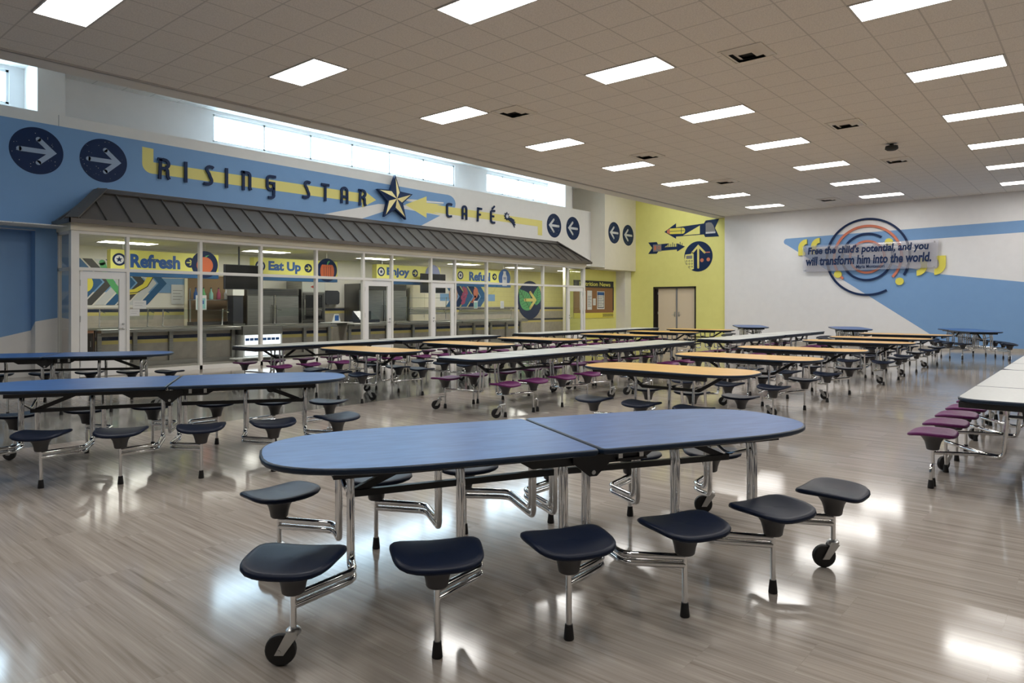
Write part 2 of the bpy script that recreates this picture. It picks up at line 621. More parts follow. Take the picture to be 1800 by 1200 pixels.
def text_mesh(s, width, height, fr, at, m, depth=0.004, base=0.002, bold=0.02, shear=0.0):
    """lettering fitted to width x height with its lower left corner at `at` in the frame"""
    cu = bpy.data.curves.new('lettering', 'FONT')
    cu.body = s
    cu.size = 1.0
    cu.offset = bold
    cu.shear = shear
    cu.resolution_u = 3
    tmp = bpy.data.objects.new('lettering_source', cu)
    COL.objects.link(tmp)
    bpy.context.view_layer.update()
    me = bpy.data.meshes.new_from_object(tmp.evaluated_get(bpy.context.evaluated_depsgraph_get()))
    bpy.data.objects.remove(tmp)
    bpy.data.curves.remove(cu)
    vs = [v.co.copy() for v in me.vertices]
    fs = [tuple(p.vertices) for p in me.polygons]
    bpy.data.meshes.remove(me)
    x0, x1 = min(v.x for v in vs), max(v.x for v in vs)
    y0, y1 = min(v.y for v in vs), max(v.y for v in vs)
    o, u, w = fr
    nn = u.cross(w)
    mb = MB()
    def pt(v, h):
        return o + u * (at[0] + (v.x - x0) / (x1 - x0) * width) + w * (at[1] + (v.y - y0) / (y1 - y0) * height) + nn * h
    mb.add([pt(v, base + depth) for v in vs], fs, m)
    # sides along the boundary
    cnt = {}
    for f in fs:
        for i in range(len(f)):
            e = (f[i], f[(i + 1) % len(f)])
            cnt[e] = cnt.get(e, 0) + 1
    V, F = [], []
    for (a, b) in cnt:
        if (b, a) not in cnt:
            k = len(V)
            V += [pt(vs[a], base), pt(vs[b], base), pt(vs[b], base + depth), pt(vs[a], base + depth)]
            F.append((k, k + 1, k + 2, k + 3))
    if F:
        mb.add(V, F, m)
    return mb

def merge(mb, other):
    for i, m in enumerate(other.mats):
        fs = [f for f, k in zip(other.f, other.mi) if k == i]
        if fs:
            used = sorted({v for f in fs for v in f})
            ix = {v: j for j, v in enumerate(used)}
            mb.add([other.v[v] for v in used], [tuple(ix[v] for v in f) for f in fs], m)

# ------------------------------------------------------------------ the hall
b = MB(); b.box((BACK, RIGHT, -0.1), (28.2, KBACK + .2, 0), 'floor'); struct('floor', b)

b = MB(); b.box((BACK, RIGHT, CEIL), (FAR + .1, EDGE, CEIL + .12), 'ceiling'); struct('ceiling', b)
b = MB()
b.box((BACK, EDGE, CEIL - .03), (FARY, BULK, CEIL + .12), 'soffit')
b.box((BACK, EDGE - .012, CEIL - .03), (FARY, EDGE + .02, CEIL + .02), 'light_frame')
b.box((BACK, BULK - .1, CEIL + .1), (FARY, BULK, HIGH), 'soffit')
struct('ceiling_bulkhead', b)
b = MB(); b.box((BACK, BULK - .1, HIGH), (FARY + .1, CLER + .2, HIGH + .12), 'ceiling_high'); struct('ceiling_raised_bay', b)

b = MB(); b.box((BACK - .2, RIGHT, 0), (BACK, CLER + .2, HIGH + .1), 'wall_white'); struct('wall_back', b)
b = MB(); b.box((BACK - .2, RIGHT - .2, 0), (FARY, RIGHT, CEIL + .1), 'wall_white'); struct('wall_right', b)

# far wall, grey with the blue sweep painted on it
fr = far_frame(FAR)
b = MB()
b.box((FAR, RIGHT - .2, 0), (FAR + .3, EDGE, CEIL + .1), 'wall_cool')
sweep = []
cxr, czr, rr = -8.90, 3.765, 0.11
for i in range(9):
    a = math.radians(95 + 165 * i / 8)
    sweep.append((cxr + rr * math.cos(a), czr + rr * math.sin(a)))
sweep += [(-8.80, 3.575), (-3.62, 0.0), (11.0, 0.0), (11.0, 0.02), (9.0, 0.02), (9.0, 0.10), (3.0, 1.46), (-4.07, 2.43), (-8.0, 3.50), (-5.0, 3.565), (-1.85, 3.632), (10.99, 3.90), (10.99, 4.27), (-1.85, 3.995), (-4.88, 3.945)]
b.plate(sweep, fr, 'wall_blue', 0.002)
struct('wall_far', b)
b = MB(); b.box((FAR - .012, RIGHT, 0), (FAR, EDGE, 0.10), 'tile_beige'); struct('baseboard_far', b)

# yellow end wall of the side bay with its door opening
DY0, DY1, DZ = 12.54, 14.46, 2.19
b = MB()
b.box((FARY, EDGE, 0), (FARY + .3, DY0, HIGH), 'wall_yellow')
b.box((FARY, DY1, 0), (FARY + .3, CLER + .2, HIGH), 'wall_yellow')
b.box((FARY, DY0, DZ), (FARY + .3, DY1, HIGH), 'wall_yellow')
struct('wall_far_bay', b)

d = MB()
d.box((FARY - .02, DY1 - .06, 0), (FARY + .16, DY1, DZ), 'door_frame')
d.box((FARY - .02, DY0, 0), (FARY + .16, DY0 + .06, DZ), 'door_frame')
d.box((FARY - .02, DY0, DZ - .07), (FARY + .16, DY1, DZ), 'door_frame')
d.box((FARY + .1, DY1 - .16, 0), (FARY + .16, DY1, DZ), 'door_frame')
d.box((FARY + .17, DY0, 0), (FARY + .30, DY1, DZ), 'door_frame')  # backing slab added behind the leaves to block sky light leaking through
door = struct('door_1', d)
mid = 13.43
for y0, y1, hs in ((mid + .035, DY1 - .18, 1), (DY0 + .07, mid - .035, -1)):
    q = MB(); q.box((FARY + .08, y0, .01), (FARY + .125, y1, DZ - .065), 'door_cream')
    leaf = obj('door_leaf', q, door)
    q = MB()
    for z in (.25, 1.1, 1.92):
        yy = y1 if hs > 0 else y0
        q.box((FARY + .065, yy - .02, z - .05), (FARY + .085, yy + .02, z + .05), 'zinc')
    obj('hinge', q, leaf)
    q = MB()
    yy = y0 + .06 if hs > 0 else y1 - .06
    q.box((FARY + .07, yy - .025, .95), (FARY + .08, yy + .025, 1.15), 'zinc')
    q.tube([(FARY + .08, yy, 1.03), (FARY + .03, yy, 1.03), (FARY + .03, yy + .1 * hs, 1.03)], .009, 'zinc', 8)
    obj('door_handle', q, leaf)
q = MB(); q.box((FARY + .06, mid - .035, 0), (FARY + .14, mid + .035, DZ - .07), 'mid_grey'); obj('door_mullion', q, door)

# box over the bulletin board, and the pilaster under it
b = MB(); b.box((23.68, 15.32, 2.88), (FARY, CLER + .1, HIGH), 'wall_tan'); struct('wall_left_bulkhead', b)
b = MB(); b.box((25.6, 15.55, 0), (FARY, 16.05, 2.88), 'wall_white'); struct('column', b)
b = MB(); b.box((22.16, WALL, 0), (FARY, WALL + .2, 2.9), 'wall_yellow'); struct('wall_left_bay', b)

# cafe wall: the lettered band, ledge, clerestory
fw = wall_frame(WALL)
def band_paint(b):
    # blue field
    blue = [(-6.9, 2.9), (-6.9, 4.96), (3.7, 5.035), (11.46, 4.985), (15.0, 4.955)]
    for i in range(9):
        a = math.radians(90 - 170 * i / 8)
        blue.append((15.55 + .34 * math.cos(a), 4.70 + .26 * math.sin(a)))
    blue += [(14.7, 4.50), (12.75, 4.36), (10.75, 3.84), (10.75, 2.9)]
    b.plate(blue, fw, 'wall_blue', 0.0015)
    b.plate([(11.9, 3.78), (14.2, 3.78), (15.2, 4.26), (13.4, 4.33)], fw, 'wall_blue', 0.0015)
    # white notch in front of the left-pointing arrow
    b.plate([(13.55, 4.62), (15.35, 4.70), (15.35, 4.66), (13.9, 4.56)], fw, 'wall_white', 0.0021)
    # yellow line with the arrow heads
    pipe = [(6.255, 4.89), (6.255, 4.52)]
    for i in range(7):
        a = math.radians(180 + 90 * i / 6)
        pipe.append((6.455 + .2 * math.cos(a), 4.53 + .2 * math.sin(a)))
    pipe += [(12.16, 4.33), (12.16, 4.19), (12.66, 4.46), (12.16, 4.72), (12.16, 4.59), (6.49, 4.585), (6.49, 4.88)]
    b.plate(pipe, fw, 'pale_yellow', 0.003)
    tail = [(13.75, 4.45), (14.62, 4.80), (14.62, 4.60), (15.35, 4.63), (15.05, 4.58), (20.44, 4.585), (20.44, 4.03), (20.18, 4.03), (20.18, 4.35), (14.9, 4.34), (15.25, 4.29), (14.62, 4.30), (14.62, 4.13)]
    b.plate(tail, fw, 'pale_yellow', 0.003)

b = MB()
b.box((4.64, WALL, KCEIL + .02), (23.68, CLER, 5.25), 'wall_white')         # above the cafe
b.box((BACK, WALL, 2.89), (4.64, CLER, 5.25), 'wall_white')
b.box((4.26, WALL, 0), (4.64, CLER, 2.89), 'wall_white')                     # pier beside the cafe
b.box((BACK, WALL + .27, 0), (4.26, CLER, 2.89), 'wall_white')               # shallow niche
b.box((4.30, WALL, 5.25), (4.78, CLER, HIGH), 'wall_white')                  # piers between the window bays
b.box((21.92, WALL, 5.25), (22.36, CLER, HIGH), 'wall_white')
band_paint(b)
b.box((4.658, WALL - .0008, 3.1), (4.666, WALL, 5.25), 'joint')
# blue on the lower wall, running down to the left
b.plate([(4.26, 1.10), (4.64, 1.17), (4.64, 2.9), (4.26, 2.9)], fw, 'wall_blue', 0.0015)
fn = wall_frame(WALL + .27)
b.plate([(BACK, -1.0 + 1.0), (BACK + .01, 0.0), (2.2, .42), (4.258, 0.92), (4.258, 2.888), (BACK, 2.888)], fn, 'wall_blue', 0.0015)
b.add([(4.2585, WALL, 1.1), (4.2585, WALL + .27, .92), (4.2585, WALL + .27, 2.888), (4.2585, WALL, 2.888)], [(0, 1, 2, 3)], 'wall_blue')
b.add([(BACK, WALL, 2.8885), (4.26, WALL, 2.8885), (4.26, WALL + .27, 2.8885), (BACK, WALL + .27, 2.8885)], [(0, 1, 2, 3)], 'wall_blue')
struct('wall_left', b)

# clerestory: wall strips between the windows
WINS = [(-1.6, 4.05, 4), (8.28, 16.75, 6), (18.35, 22.0, 4)]
WZ0, WZ1 = 5.50, 6.20
b = MB()
edges = [BACK]
for x0, x1, n in WINS:
    edges += [x0, x1]
edges.append(FARY)
for i in range(0, len(edges), 2):
    b.box((edges[i], CLER, 5.0), (edges[i + 1], CLER + .2, HIGH), 'wall_cool')
for x0, x1, n in WINS:
    b.box((x0, CLER, 5.0), (x1, CLER + .2, WZ0), 'wall_cool')
    b.box((x0, CLER, WZ1), (x1, CLER + .2, HIGH), 'wall_cool')
struct('wall_left_clerestory', b)
for k, (x0, x1, n) in enumerate(WINS):
    f = MB()
    t = .05
    f.box((x0, CLER + .04, WZ0), (x1, CLER + .12, WZ0 + t), 'frame_white')
    f.box((x0, CLER + .04, WZ1 - t), (x1, CLER + .12, WZ1), 'frame_white')
    for i in range(n + 1):
        xx = x0 + (x1 - x0) * i / n
        xx = min(max(xx, x0 + t / 2), x1 - t / 2)
        f.box((xx - t / 2, CLER + .04, WZ0), (xx + t / 2, CLER + .12, WZ1), 'frame_white')
    w = struct('window_%d' % (k + 1), f)
    for i in range(n):
        g = MB()
        xa, xb = x0 + (x1 - x0) * i / n, x0 + (x1 - x0) * (i + 1) / n
        g.add([(xa, CLER + .08, WZ0), (xb, CLER + .08, WZ0), (xb, CLER + .08, WZ1), (xa, CLER + .08, WZ1)], [(0, 1, 2, 3)], 'clear_glass')
        obj('pane', g, w)
    # daylight through the clerestory is sampled at the opening
    ld = bpy.data.lights.new('window_portal', 'AREA')
    ld.shape = 'RECTANGLE'
    ld.size, ld.size_y = x1 - x0, WZ1 - WZ0
    ld.cycles.is_portal = True
    lo = bpy.data.objects.new('window_portal', ld)
    COL.objects.link(lo)
    lo.location = ((x0 + x1) / 2, CLER + .16, (WZ0 + WZ1) / 2)
    lo.rotation_euler = (-PI / 2, 0, 0)

# ------------------------------------------------------------------ ceiling lights and vents
def make_light(name, w, l, e, drop, label, group, deep=.03):
    r = empty(name, (0, 0, 0), 0, label, 'ceiling light', group)
    f = MB()
    t = .022
    f.box((-w / 2 - t, -l / 2 - t, -deep), (w / 2 + t, -l / 2, 0.004), 'light_frame')
    f.box((-w / 2 - t, l / 2, -deep), (w / 2 + t, l / 2 + t, 0.004), 'light_frame')
    f.box((-w / 2 - t, -l / 2, -deep), (-w / 2, l / 2, 0.004), 'light_frame')
    f.box((w / 2, -l / 2, -deep), (w / 2 + t, l / 2, 0.004), 'light_frame')
    obj('frame', f, r)
    d = MB()
    d.add([(-w / 2, -l / 2, -drop), (-w / 2, l / 2, -drop), (w / 2, l / 2, -drop), (w / 2, -l / 2, -drop)], [(0, 1, 2, 3)], e)
    obj('diffuser', d, r)
    return r

ORD = ['first', 'second', 'third', 'fourth', 'fifth', 'sixth', 'seventh', 'eighth', 'ninth']
ROWN = {0: 'in the row nearest the cafe front', 1: 'in the second row from the cafe front', 2: 'in the third row from the cafe front', 3: 'in the row over the right side of the hall'}
lamp = make_light('ceiling_light', .555, 1.174, 'panel_emit', .006, 'x', 'recessed ceiling lights', .010)
remember()
first = True
for j in range(0, 4):
    for i in range((0, -1, -1, 0)[j], 8):
        x, y = LX0 + i * LPX, LY0 - j * LPY
        seen = (j == 0 and i >= 0) or (j == 1 and i >= 1) or (j == 2 and i >= 2)
        if seen:
            n = i - (0, 1, 2)[j]
            lb = 'lit ceiling panel %s, %s going back' % (ROWN[j], ORD[n])
        else:  # panels outside the view, added for the light they give
            lb = 'unseen ceiling panel added to light the near side of the hall'
        if first:
            lamp.location = (x, y, CEIL - .001); lamp['label'] = lb; first = False
        else:
            copy_tree(lamp, (x, y, CEIL - .001), 0, lb)

for i in range(2, 8):      # unseen panels added in the raised bay to brighten walls and canopy
    copy_tree(lamp, (LX0 + i * LPX, LY0 + LPY, HIGH - .001), 0, 'unseen ceiling panel added in the raised bay to light walls and canopy')

def vent(x, y, label):
    r = empty('ceiling_vent', (x, y, CEIL - .001), 0, label, 'air vent', 'square ceiling air vents')
    f = MB()
    for a, c in ((.30, .27),):
        f.box((-a, -a, -.012), (a, -c, 0), 'vent_white'); f.box((-a, c, -.012), (a, a, 0), 'vent_white')
        f.box((-a, -c, -.012), (-c, c, 0), 'vent_white'); f.box((c, -c, -.012), (a, c, 0), 'vent_white')
    for a in (.268, .170):                  # blades lean inward as they come down
        c = a - .075
        up = [(-a, -a, -.004), (a, -a, -.004), (a, a, -.004), (-a, a, -.004)]
        lo = [(-c, -c, -.040), (c, -c, -.040), (c, c, -.040), (-c, c, -.040)]
        f.add(up + lo, [(k, (k + 1) % 4, 4 + (k + 1) % 4, 4 + k) for k in range(4)], 'vent_white')
    obj('louvre_frame', f, r)
    k = MB(); k.box((-.28, -.28, -.004), (.28, .28, 0.002), 'vent_dark'); obj('duct', k, r)
for x, y, lb in ((9.34, 3.73, 'square ceiling air vent, largest in view, right of the long light panels'),
                 (9.45, 8.03, 'square ceiling air vent beside the third light of the cafe row'),
                 (14.2, 8.03, 'square ceiling air vent behind the fifth light of the cafe row'),
                 (18.55, 8.05, 'small-looking square ceiling air vent near the sixth light of the cafe row'),
                 (14.2, 3.76, 'square ceiling air vent in front of the small dark ceiling fixture'),
                 (18.5, 3.76, 'square ceiling air vent just behind the small dark ceiling fixture'),
                 (23.9, 6.85, 'square ceiling air vent above the ring artwork, closest to the far wall')):
    vent(x, y, lb)
r = empty('ceiling_speaker', (16.55, 3.46, CEIL), 0, 'small dark fixture hanging from the ceiling between two air vents', 'ceiling fixture')
k = MB(); k.lathe([(.04, 0), (.04, -.05), (.12, -.06), (.13, -.12), (.09, -.15), (.02, -.155)], 'vent_dark'); obj('housing', k, r)
k = MB(); k.lathe([(.10, 0), (.10, -.012), (.05, -.014)], 'vent_white'); obj('base_plate', k, r)

# ------------------------------------------------------------------ cafe glazing
SX0, SX1 = 4.64, 22.12
ZT = 2.88
MULL = [5.67, 7.18, 8.63, 10.15, 11.62, 12.61, 14.1, 15.1, 16.55, 18.05, 19.52, 21.0]
def mullion(b, x, z0, z1, w=.06):
    b.box((x - w / 2, GLAZ, z0), (x + w / 2, GLAZ + .11, z1), 'alu')
f = MB()
f.box((SX0, GLAZ, 0), (SX0 + .14, GLAZ + .14, ZT - .001), 'alu')
f.box((SX1 - .12, GLAZ, 0), (SX1, GLAZ + .14, ZT), 'alu')
f.box((SX0 + .14, GLAZ - .003, ZT - .06), (SX1 - .12, GLAZ + .112, ZT - .001), 'alu')
f.box((SX0 + .14, GLAZ - .002, 2.10), (SX1 - .12, GLAZ + .111, 2.165), 'alu')
for x in MULL:
    mullion(f, x, 0, ZT - .03)
DOORS = [(4.80, 5.64), (11.66, 12.58), (14.14, 15.06), (21.04, 21.98)]
bays = [SX0 + .14] + MULL + [SX1 - .12]
for a, c in zip(bays[:-1], bays[1:]):
    if not any(d0 - .1 < a + .05 < d1 for d0, d1 in DOORS):
        f.box((a, GLAZ, 0), (c, GLAZ + .11, .09), 'alu')
for x in (SX0, SX1):                       # the glazed returns
    s = .06 if x == SX0 else -.06
    xa, xb = min(x, x + s), max(x, x + s)
    f.box((xa, GLAZ + .1, ZT - .06), (xb, WALL, ZT), 'alu')
    f.box((xa, GLAZ + .1, 2.10), (xb, WALL, 2.165), 'alu')
    f.box((xa, WALL - .06, 0), (xb, WALL, ZT), 'alu')
    f.box((xa, GLAZ + .1, 0), (xb, WALL, .09), 'alu')
store = struct('window_4', f)
for a, c in zip(bays[:-1], bays[1:]):
    isdoor = any(d0 - .1 < a + .05 < d1 for d0, d1 in DOORS)
    for z0, z1 in ([(2.165, ZT - .06)] if isdoor else [(.09, 2.10), (2.165, ZT - .06)]):
        g = MB()
        g.add([(a, GLAZ + .055, z0), (c, GLAZ + .055, z0), (c, GLAZ + .055, z1), (a, GLAZ + .055, z1)], [(0, 1, 2, 3)], 'glass')
        obj('pane', g, store)
for x in (SX0 + .03, SX1 - .03):
    for z0, z1 in ((.09, 2.10), (2.165, ZT - .06)):
        g = MB()
        g.add([(x, GLAZ + .12, z0), (x, WALL - .05, z0), (x, WALL - .05, z1), (x, GLAZ + .12, z1)], [(0, 1, 2, 3)], 'glass')
        obj('pane', g, store)
for k, (x0, x1) in enumerate(DOORS):
    d = MB()
    s = .13 if k != 3 else .09
    y0, y1 = GLAZ + .02, GLAZ + .075
    d.box((x0, y0, .012), (x0 + s, y1, 2.09), 'door_white')
    d.box((x1 - s, y0, .012), (x1, y1, 2.09), 'door_white')
    d.box((x0 + s, y0, 1.95), (x1 - s, y1, 2.09), 'door_white')
    d.box((x0 + s, y0, .012), (x1 - s, y1, .36), 'door_white')
    dr = struct('door_%d' % (k + 2), d)
    g = MB(); ym = (y0 + y1) / 2
    g.add([(x0 + s, ym, .36), (x1 - s, ym, .36), (x1 - s, ym, 1.95), (x0 + s, ym, 1.95)], [(0, 1, 2, 3)], 'glass')
    obj('pane', g, dr)
    hs = -1 if k in (0, 1) else 1           # lock side
    xx = x1 - .055 if hs < 0 else x0 + .055
    h = MB()
    h.lathe([(.022, 0), (.022, -.02), (.012, -.022)], 'zinc', (xx, y0, 1.04), 14, 'y')
    h.tube([(xx, y0, .95), (xx, y0 - .045, .95), (xx - .0 + hs * .11, y0 - .05, .95)], .010, 'chrome', 8, .02)
    h.lathe([(.026, 0), (.026, -.012), (.014, -.014)], 'zinc', (xx, y0, .95), 14, 'y')
    obj('door_handle', h, dr)
    h = MB()
    xh = x0 if hs < 0 else x1
    for z in (.28, 1.15, 1.86):
        h.tube([(xh, y0 - .008, z - .06), (xh, y0 - .008, z + .06)], .011, 'zinc', 8)
    obj('hinge', h, dr)

# cream fascia and hipped metal canopy over the glazing
can = empty('canopy_roof', (0, 0, 0), 0, 'brown standing-seam metal canopy over the glazed cafe front', 'canopy')
c = MB()
c.box((SX0 - .02, GLAZ - .04, ZT), (SX1 + .02, WALL, 3.03), 'cream')
obj('fascia', c, can)
EY, EX0, EX1, EZ = 14.97, 4.55, 22.22, 3.08
RX0, RX1, RZ = 5.39, 21.35, 3.84
c = MB()
A0, A1 = V3((EX0, EY, EZ)), V3((EX1, EY, EZ))
B0, B1 = V3((RX0, WALL, RZ)), V3((RX1, WALL, RZ))
W0, W1 = V3((EX0, WALL, EZ)), V3((EX1, WALL, EZ))
dz = V3((0, 0, -.06))
c.add([A0, A1, B1, B0, W0, W1, A0 + dz, A1 + dz, W0 + dz, W1 + dz],
      [(0, 1, 2, 3), (4, 0, 3), (1, 5, 2), (6, 7, 1, 0), (8, 6, 0, 4), (7, 9, 5, 1), (9, 7, 6, 8)], 'roof_metal')
obj('roof_sheet', c, can)
c = MB()                                    # standing seams follow the slope
slope = (B0 - V3((RX0, EY, EZ)))
nrm = V3((0, -(RZ - EZ), (WALL - EY))).normalized()
nseam = 38
for i in range(nseam):
    x = EX0 + .18 + (EX1 - EX0 - .36) * i / (nseam - 1)
    t = 1.0
    if x < RX0: t = (x - EX0) / (RX0 - EX0)
    if x > RX1: t = (EX1 - x) / (EX1 - RX1)
    if t < .12: continue
    t = max(.02, t - .06)
    p, q = V3((x, EY, EZ)) + nrm * .016, V3((x, EY + (WALL - EY) * t, EZ + (RZ - EZ) * t)) + nrm * .016
    c.bar(p, q, .018, .034, 'roof_metal')
for y in (15.3, 15.62):
    for xa, xb, d in ((EX0, RX0, 1), (EX1, RX1, -1)):
        t = (y - EY) / (WALL - EY)
        xe = xa + (xb - xa) * t
        c.bar((xa, y, EZ + .012), (xe, y, EZ + (RZ - EZ) * t + .012), .018, .03, 'roof_metal')
obj('standing_seam', c, can)
c = MB()
def cap(p, q, w=.13):
    c.bar(p, q, w, .03, 'roof_metal')
cap(A0 + V3((.04, .04, .02)), B0 + V3((.04, -.03, .02)), .24)
cap(A1 + V3((-.04, .04, .02)), B1 + V3((-.04, -.03, .02)), .24)
c.box((RX0 - .03, WALL - .05, RZ - .05), (RX1 + .03, WALL - .002, RZ + .03), 'roof_metal')
slp = (A0 - V3((EX0, WALL, RZ))).normalized()
q0, q1 = V3((RX0, WALL - .02, RZ)) + nrm * .03, V3((RX1, WALL - .02, RZ)) + nrm * .03
c.add([q0, q1, q1 + slp * .17, q0 + slp * .17, q0 + slp * .17 - nrm * .028, q1 + slp * .17 - nrm * .028], [(0, 3, 2, 1), (3, 4, 5, 2)], 'roof_metal')
obj('ridge_cap', c, can)
c = MB()
c.box((EX0 - .012, EY - .014, EZ - .075), (EX1 + .012, EY + .01, EZ + .012), 'roof_metal')
c.box((EX0 - .012, EY - .014, EZ - .075), (EX0 + .012, WALL, EZ + .012), 'roof_metal')
c.box((EX1 - .012, EY - .014, EZ - .075), (EX1 + .012, WALL, EZ + .012), 'roof_metal')
obj('eave_trim', c, can)

# ------------------------------------------------------------------ wall signs
# raised letters of the cafe name, drawn with a broad pen in a .26 x .47 box
def LETTER(ch):
    w, h, t = .25, .47, .066
    o = t / 2
    def c(cx, cy, r, a0, a1, n=8, ry=None):
        ry = ry or r
        return [(cx + r * math.cos(math.radians(a0 + (a1 - a0) * i / n)), cy + ry * math.sin(math.radians(a0 + (a1 - a0) * i / n))) for i in range(n + 1)]
    if ch == 'R':
        return [[(.035, 0), (.055, h - .03)], [(-.01, h - o), (.14, h - o)] + c(.14, h - .12, .088, 90, -60, 8), [(.07, .245), (.15, .245)] + c(.15, .19, .055, 90, 0, 4) + [(.21, .07), (.245, .015)]]
    if ch == 'I':
        return [[(.125, 0), (.125, h)]]
    if ch == 'S':
        return [[(.25, h - .055), (.22, h - o)] + c(.17, h - .10, .075, 90, 205, 8)[1:] + [(.15, .27), (.175, .20)] + c(.125, .115, .085, 25, -95, 8) + [(.02, .035)]]
    if ch == 'N':
        return [[(.05, 0), (.05, h)], [(.0, h - o), (.05, h - o)], [(.05, h - .04), (.12, h - o)] + c(.15, h - .10, .068, 80, 0, 6) + [(.218, .08), (.245, .02)]]
    if ch == 'G':
        return [[(.27, h - o), (.13, h - o)] + c(.12, h - .12, .088, 100, 180, 6) + [(.032, .20)] + c(.12, .19, .088, 180, 290, 6) + [(.215, .16)], [(.09, .27), (.215, .27), (.215, .03)] + c(.15, -.03, .065, 20, -90, 5) + [(.06, -.10)]]
    if ch == 'T':
        return [[(.0, h - o), (.25, h - o)], [(.125, 0), (.125, h - .05)]]
    if ch == 'A':
        return [[(.035, 0), (.035, .33)] + c(.125, .345, .09, 180, 0, 10) + [(.215, 0)], [(.05, .19), (.2, .19)]]
    if ch == 'C':
        return [[(.25, h - .05), (.2, h - o), (.13, h - o)] + c(.12, h - .12, .088, 100, 180, 6) + [(.035, .12)] + c(.12, .12, .086, 180, 290, 6) + [(.24, .055)]]
    if ch == 'F':
        return [[(.25, h - o), (.06, h - o)], [(.06, h), (.045, 0)], [(.06, .24), (.19, .24)]]
    if ch == 'E':
        return [[(.24, h - o), (.13, h - o)] + c(.12, h - .11, .08, 100, 180, 6) + [(.04, .12)] + c(.12, .11, .08, 180, 280, 6) + [(.24, .035)], [(.05, .245), (.19, .245)]]
    return []

def word_sign(name, chars, label):
    r = empty(name, (chars[0][1], WALL, 4.23), 0, label, 'wall lettering', 'raised navy words of the cafe name')
    for ch, x in chars:
        mb = MB()
        fr = (V3((x - chars[0][1], 0, 0)), V3((1, 0, 0)), V3((0, 0, 1)))
        for st in LETTER('E' if ch == 'É' else ch):
            mb.stroke(st, .066, fr, 'navy', .035, .02)
        if ch == 'É':
            mb.stroke([(.10, .50), (.22, .60)], .055, fr, 'navy', .035, .02)
        obj('letter', mb, r)
    return r
word_sign('cafe_name_word', [('R', 6.575), ('I', 7.06), ('S', 7.58), ('I', 8.03), ('N', 8.53), ('G', 9.18)], 'raised navy lettering reading RISING on the blue and yellow band')
word_sign('cafe_name_word', [('S', 10.2), ('T', 10.79), ('A', 11.41), ('R', 12.02)], 'raised navy lettering reading STAR, just left of the gold star')
word_sign('cafe_name_word', [('C', 15.44), ('A', 16.14), ('F', 16.85), ('É', 17.52)], 'raised navy lettering reading CAFÉ, right of the gold star')

# the five-point star
st = empty('wall_star', (13.26, WALL, 4.55), 0, 'large faceted gold and navy star mounted over the canopy', 'star sign')
def star_pts(R, r, n=5, c=(0, 0)):
    return [(c[0] + (R if i % 2 == 0 else r) * math.cos(PI / 2 + PI * i / n), c[1] + (R if i % 2 == 0 else r) * math.sin(PI / 2 + PI * i / n)) for i in range(2 * n)]
f0 = wall_frame(0, 0, 0)
mb = MB(); mb.plate(star_pts(.70, .30), f0, 'navy', .10, .05); obj('backing', mb, st)
mb = MB()
P = star_pts(.615, .255)
for i in range(5):
    tip, inn = P[2 * i], P[(2 * i + 1) % 10]
    prv = P[(2 * i - 1) % 10]
    z = -.155
    mb.add([(0, z - .06, 0), (tip[0], z, tip[1]), (prv[0], z, prv[1])], [(0, 1, 2)], 'gold_face')
    mb.add([(0, z - .06, 0), (inn[0], z, inn[1]), (tip[0], z, tip[1])], [(0, 1, 2)], 'navy')
obj('facets', mb, st)
mb = MB(); mb.disc((0, 0), .07, f0, 'navy', .05, 0); obj('standoff', mb, st)

# small comet after the word
cm = empty('comet_emblem', (18.40, WALL, 4.55), 0, 'small navy shooting star emblem after the last letter', 'wall emblem')
mb = MB()
mb.plate(star_pts(.15, .085, 8), f0, 'navy', .03, .01)
obj('head', mb, cm)
mb = MB(); mb.plate(star_pts(.085, .05, 8), f0, 'silver_white', .003, .04); obj('head_centre', mb, cm)
mb = MB()
mb.plate([(.10, -.03), (.22, -.03), (.42, -.10), (.36, -.13), (.46, -.17), (.40, -.2), (.47, -.28), (.40, -.27), (.42, -.36), (.30, -.22), (.14, -.14), (.04, -.10)], f0, 'navy', .03, .01)
obj('tail', mb, cm)

def arrow_disc(name, x, z, y, r, right, label, group, shaft='silver_white', stars=True):
    t = empty(name, (x, y, z), 0, label, 'arrow sign', group)
    mb = MB(); mb.disc((0, 0), r, f0, 'navy_star', .004, .001, 56)
    obj('disc', mb, t)
    if stars:
        mb = MB()
        rnd = random.Random(int(x * 100))
        for _ in range(26):
            a, q = rnd.uniform(0, 2 * PI), r * .95 * math.sqrt(rnd.uniform(.15, 1))
            s = rnd.uniform(.0025, .007)
            mb.disc((q * math.cos(a), q * math.sin(a)), s, f0, 'silver_white', .0004, .005, 6)
        obj('star_specks', mb, t, kind='stuff')
    mb = MB()
    d = 1 if right else -1
    w = r * .20
    mb.stroke([(-.64 * r * d, 0), (.52 * r * d, 0)], w, f0, shaft, .003, .005, True)
    mb.stroke([(.06 * r * d, .50 * r), (.60 * r * d, 0.0), (.06 * r * d, -.50 * r)], w, f0, shaft, .0034, .005, True)
    obj('arrow', mb, t)
G1 = 'round navy arrow signs on the walls'
arrow_disc('arrow_sign', 4.285, 4.465, WALL, .46, True, 'round navy sign with pale right arrow, nearest the corner, crossed by a wall joint', G1, 'sky_arrow')
arrow_disc('arrow_sign', 5.49, 4.46, WALL, .455, True, 'round navy sign with pale right arrow beside the start of the yellow line', G1, 'sky_arrow')
arrow_disc('arrow_sign', 21.18, 4.465, WALL, .455, False, 'round navy sign with white left arrow, next to the end of the yellow line', G1)
arrow_disc('arrow_sign', 22.42, 4.465, WALL, .455, False, 'round navy sign with white left arrow, right one over the canopy corner', G1)
arrow_disc('arrow_sign', 24.37, 4.40, 15.32, .44, False, 'round navy sign with white left arrow, left one on the tan bulkhead', G1)
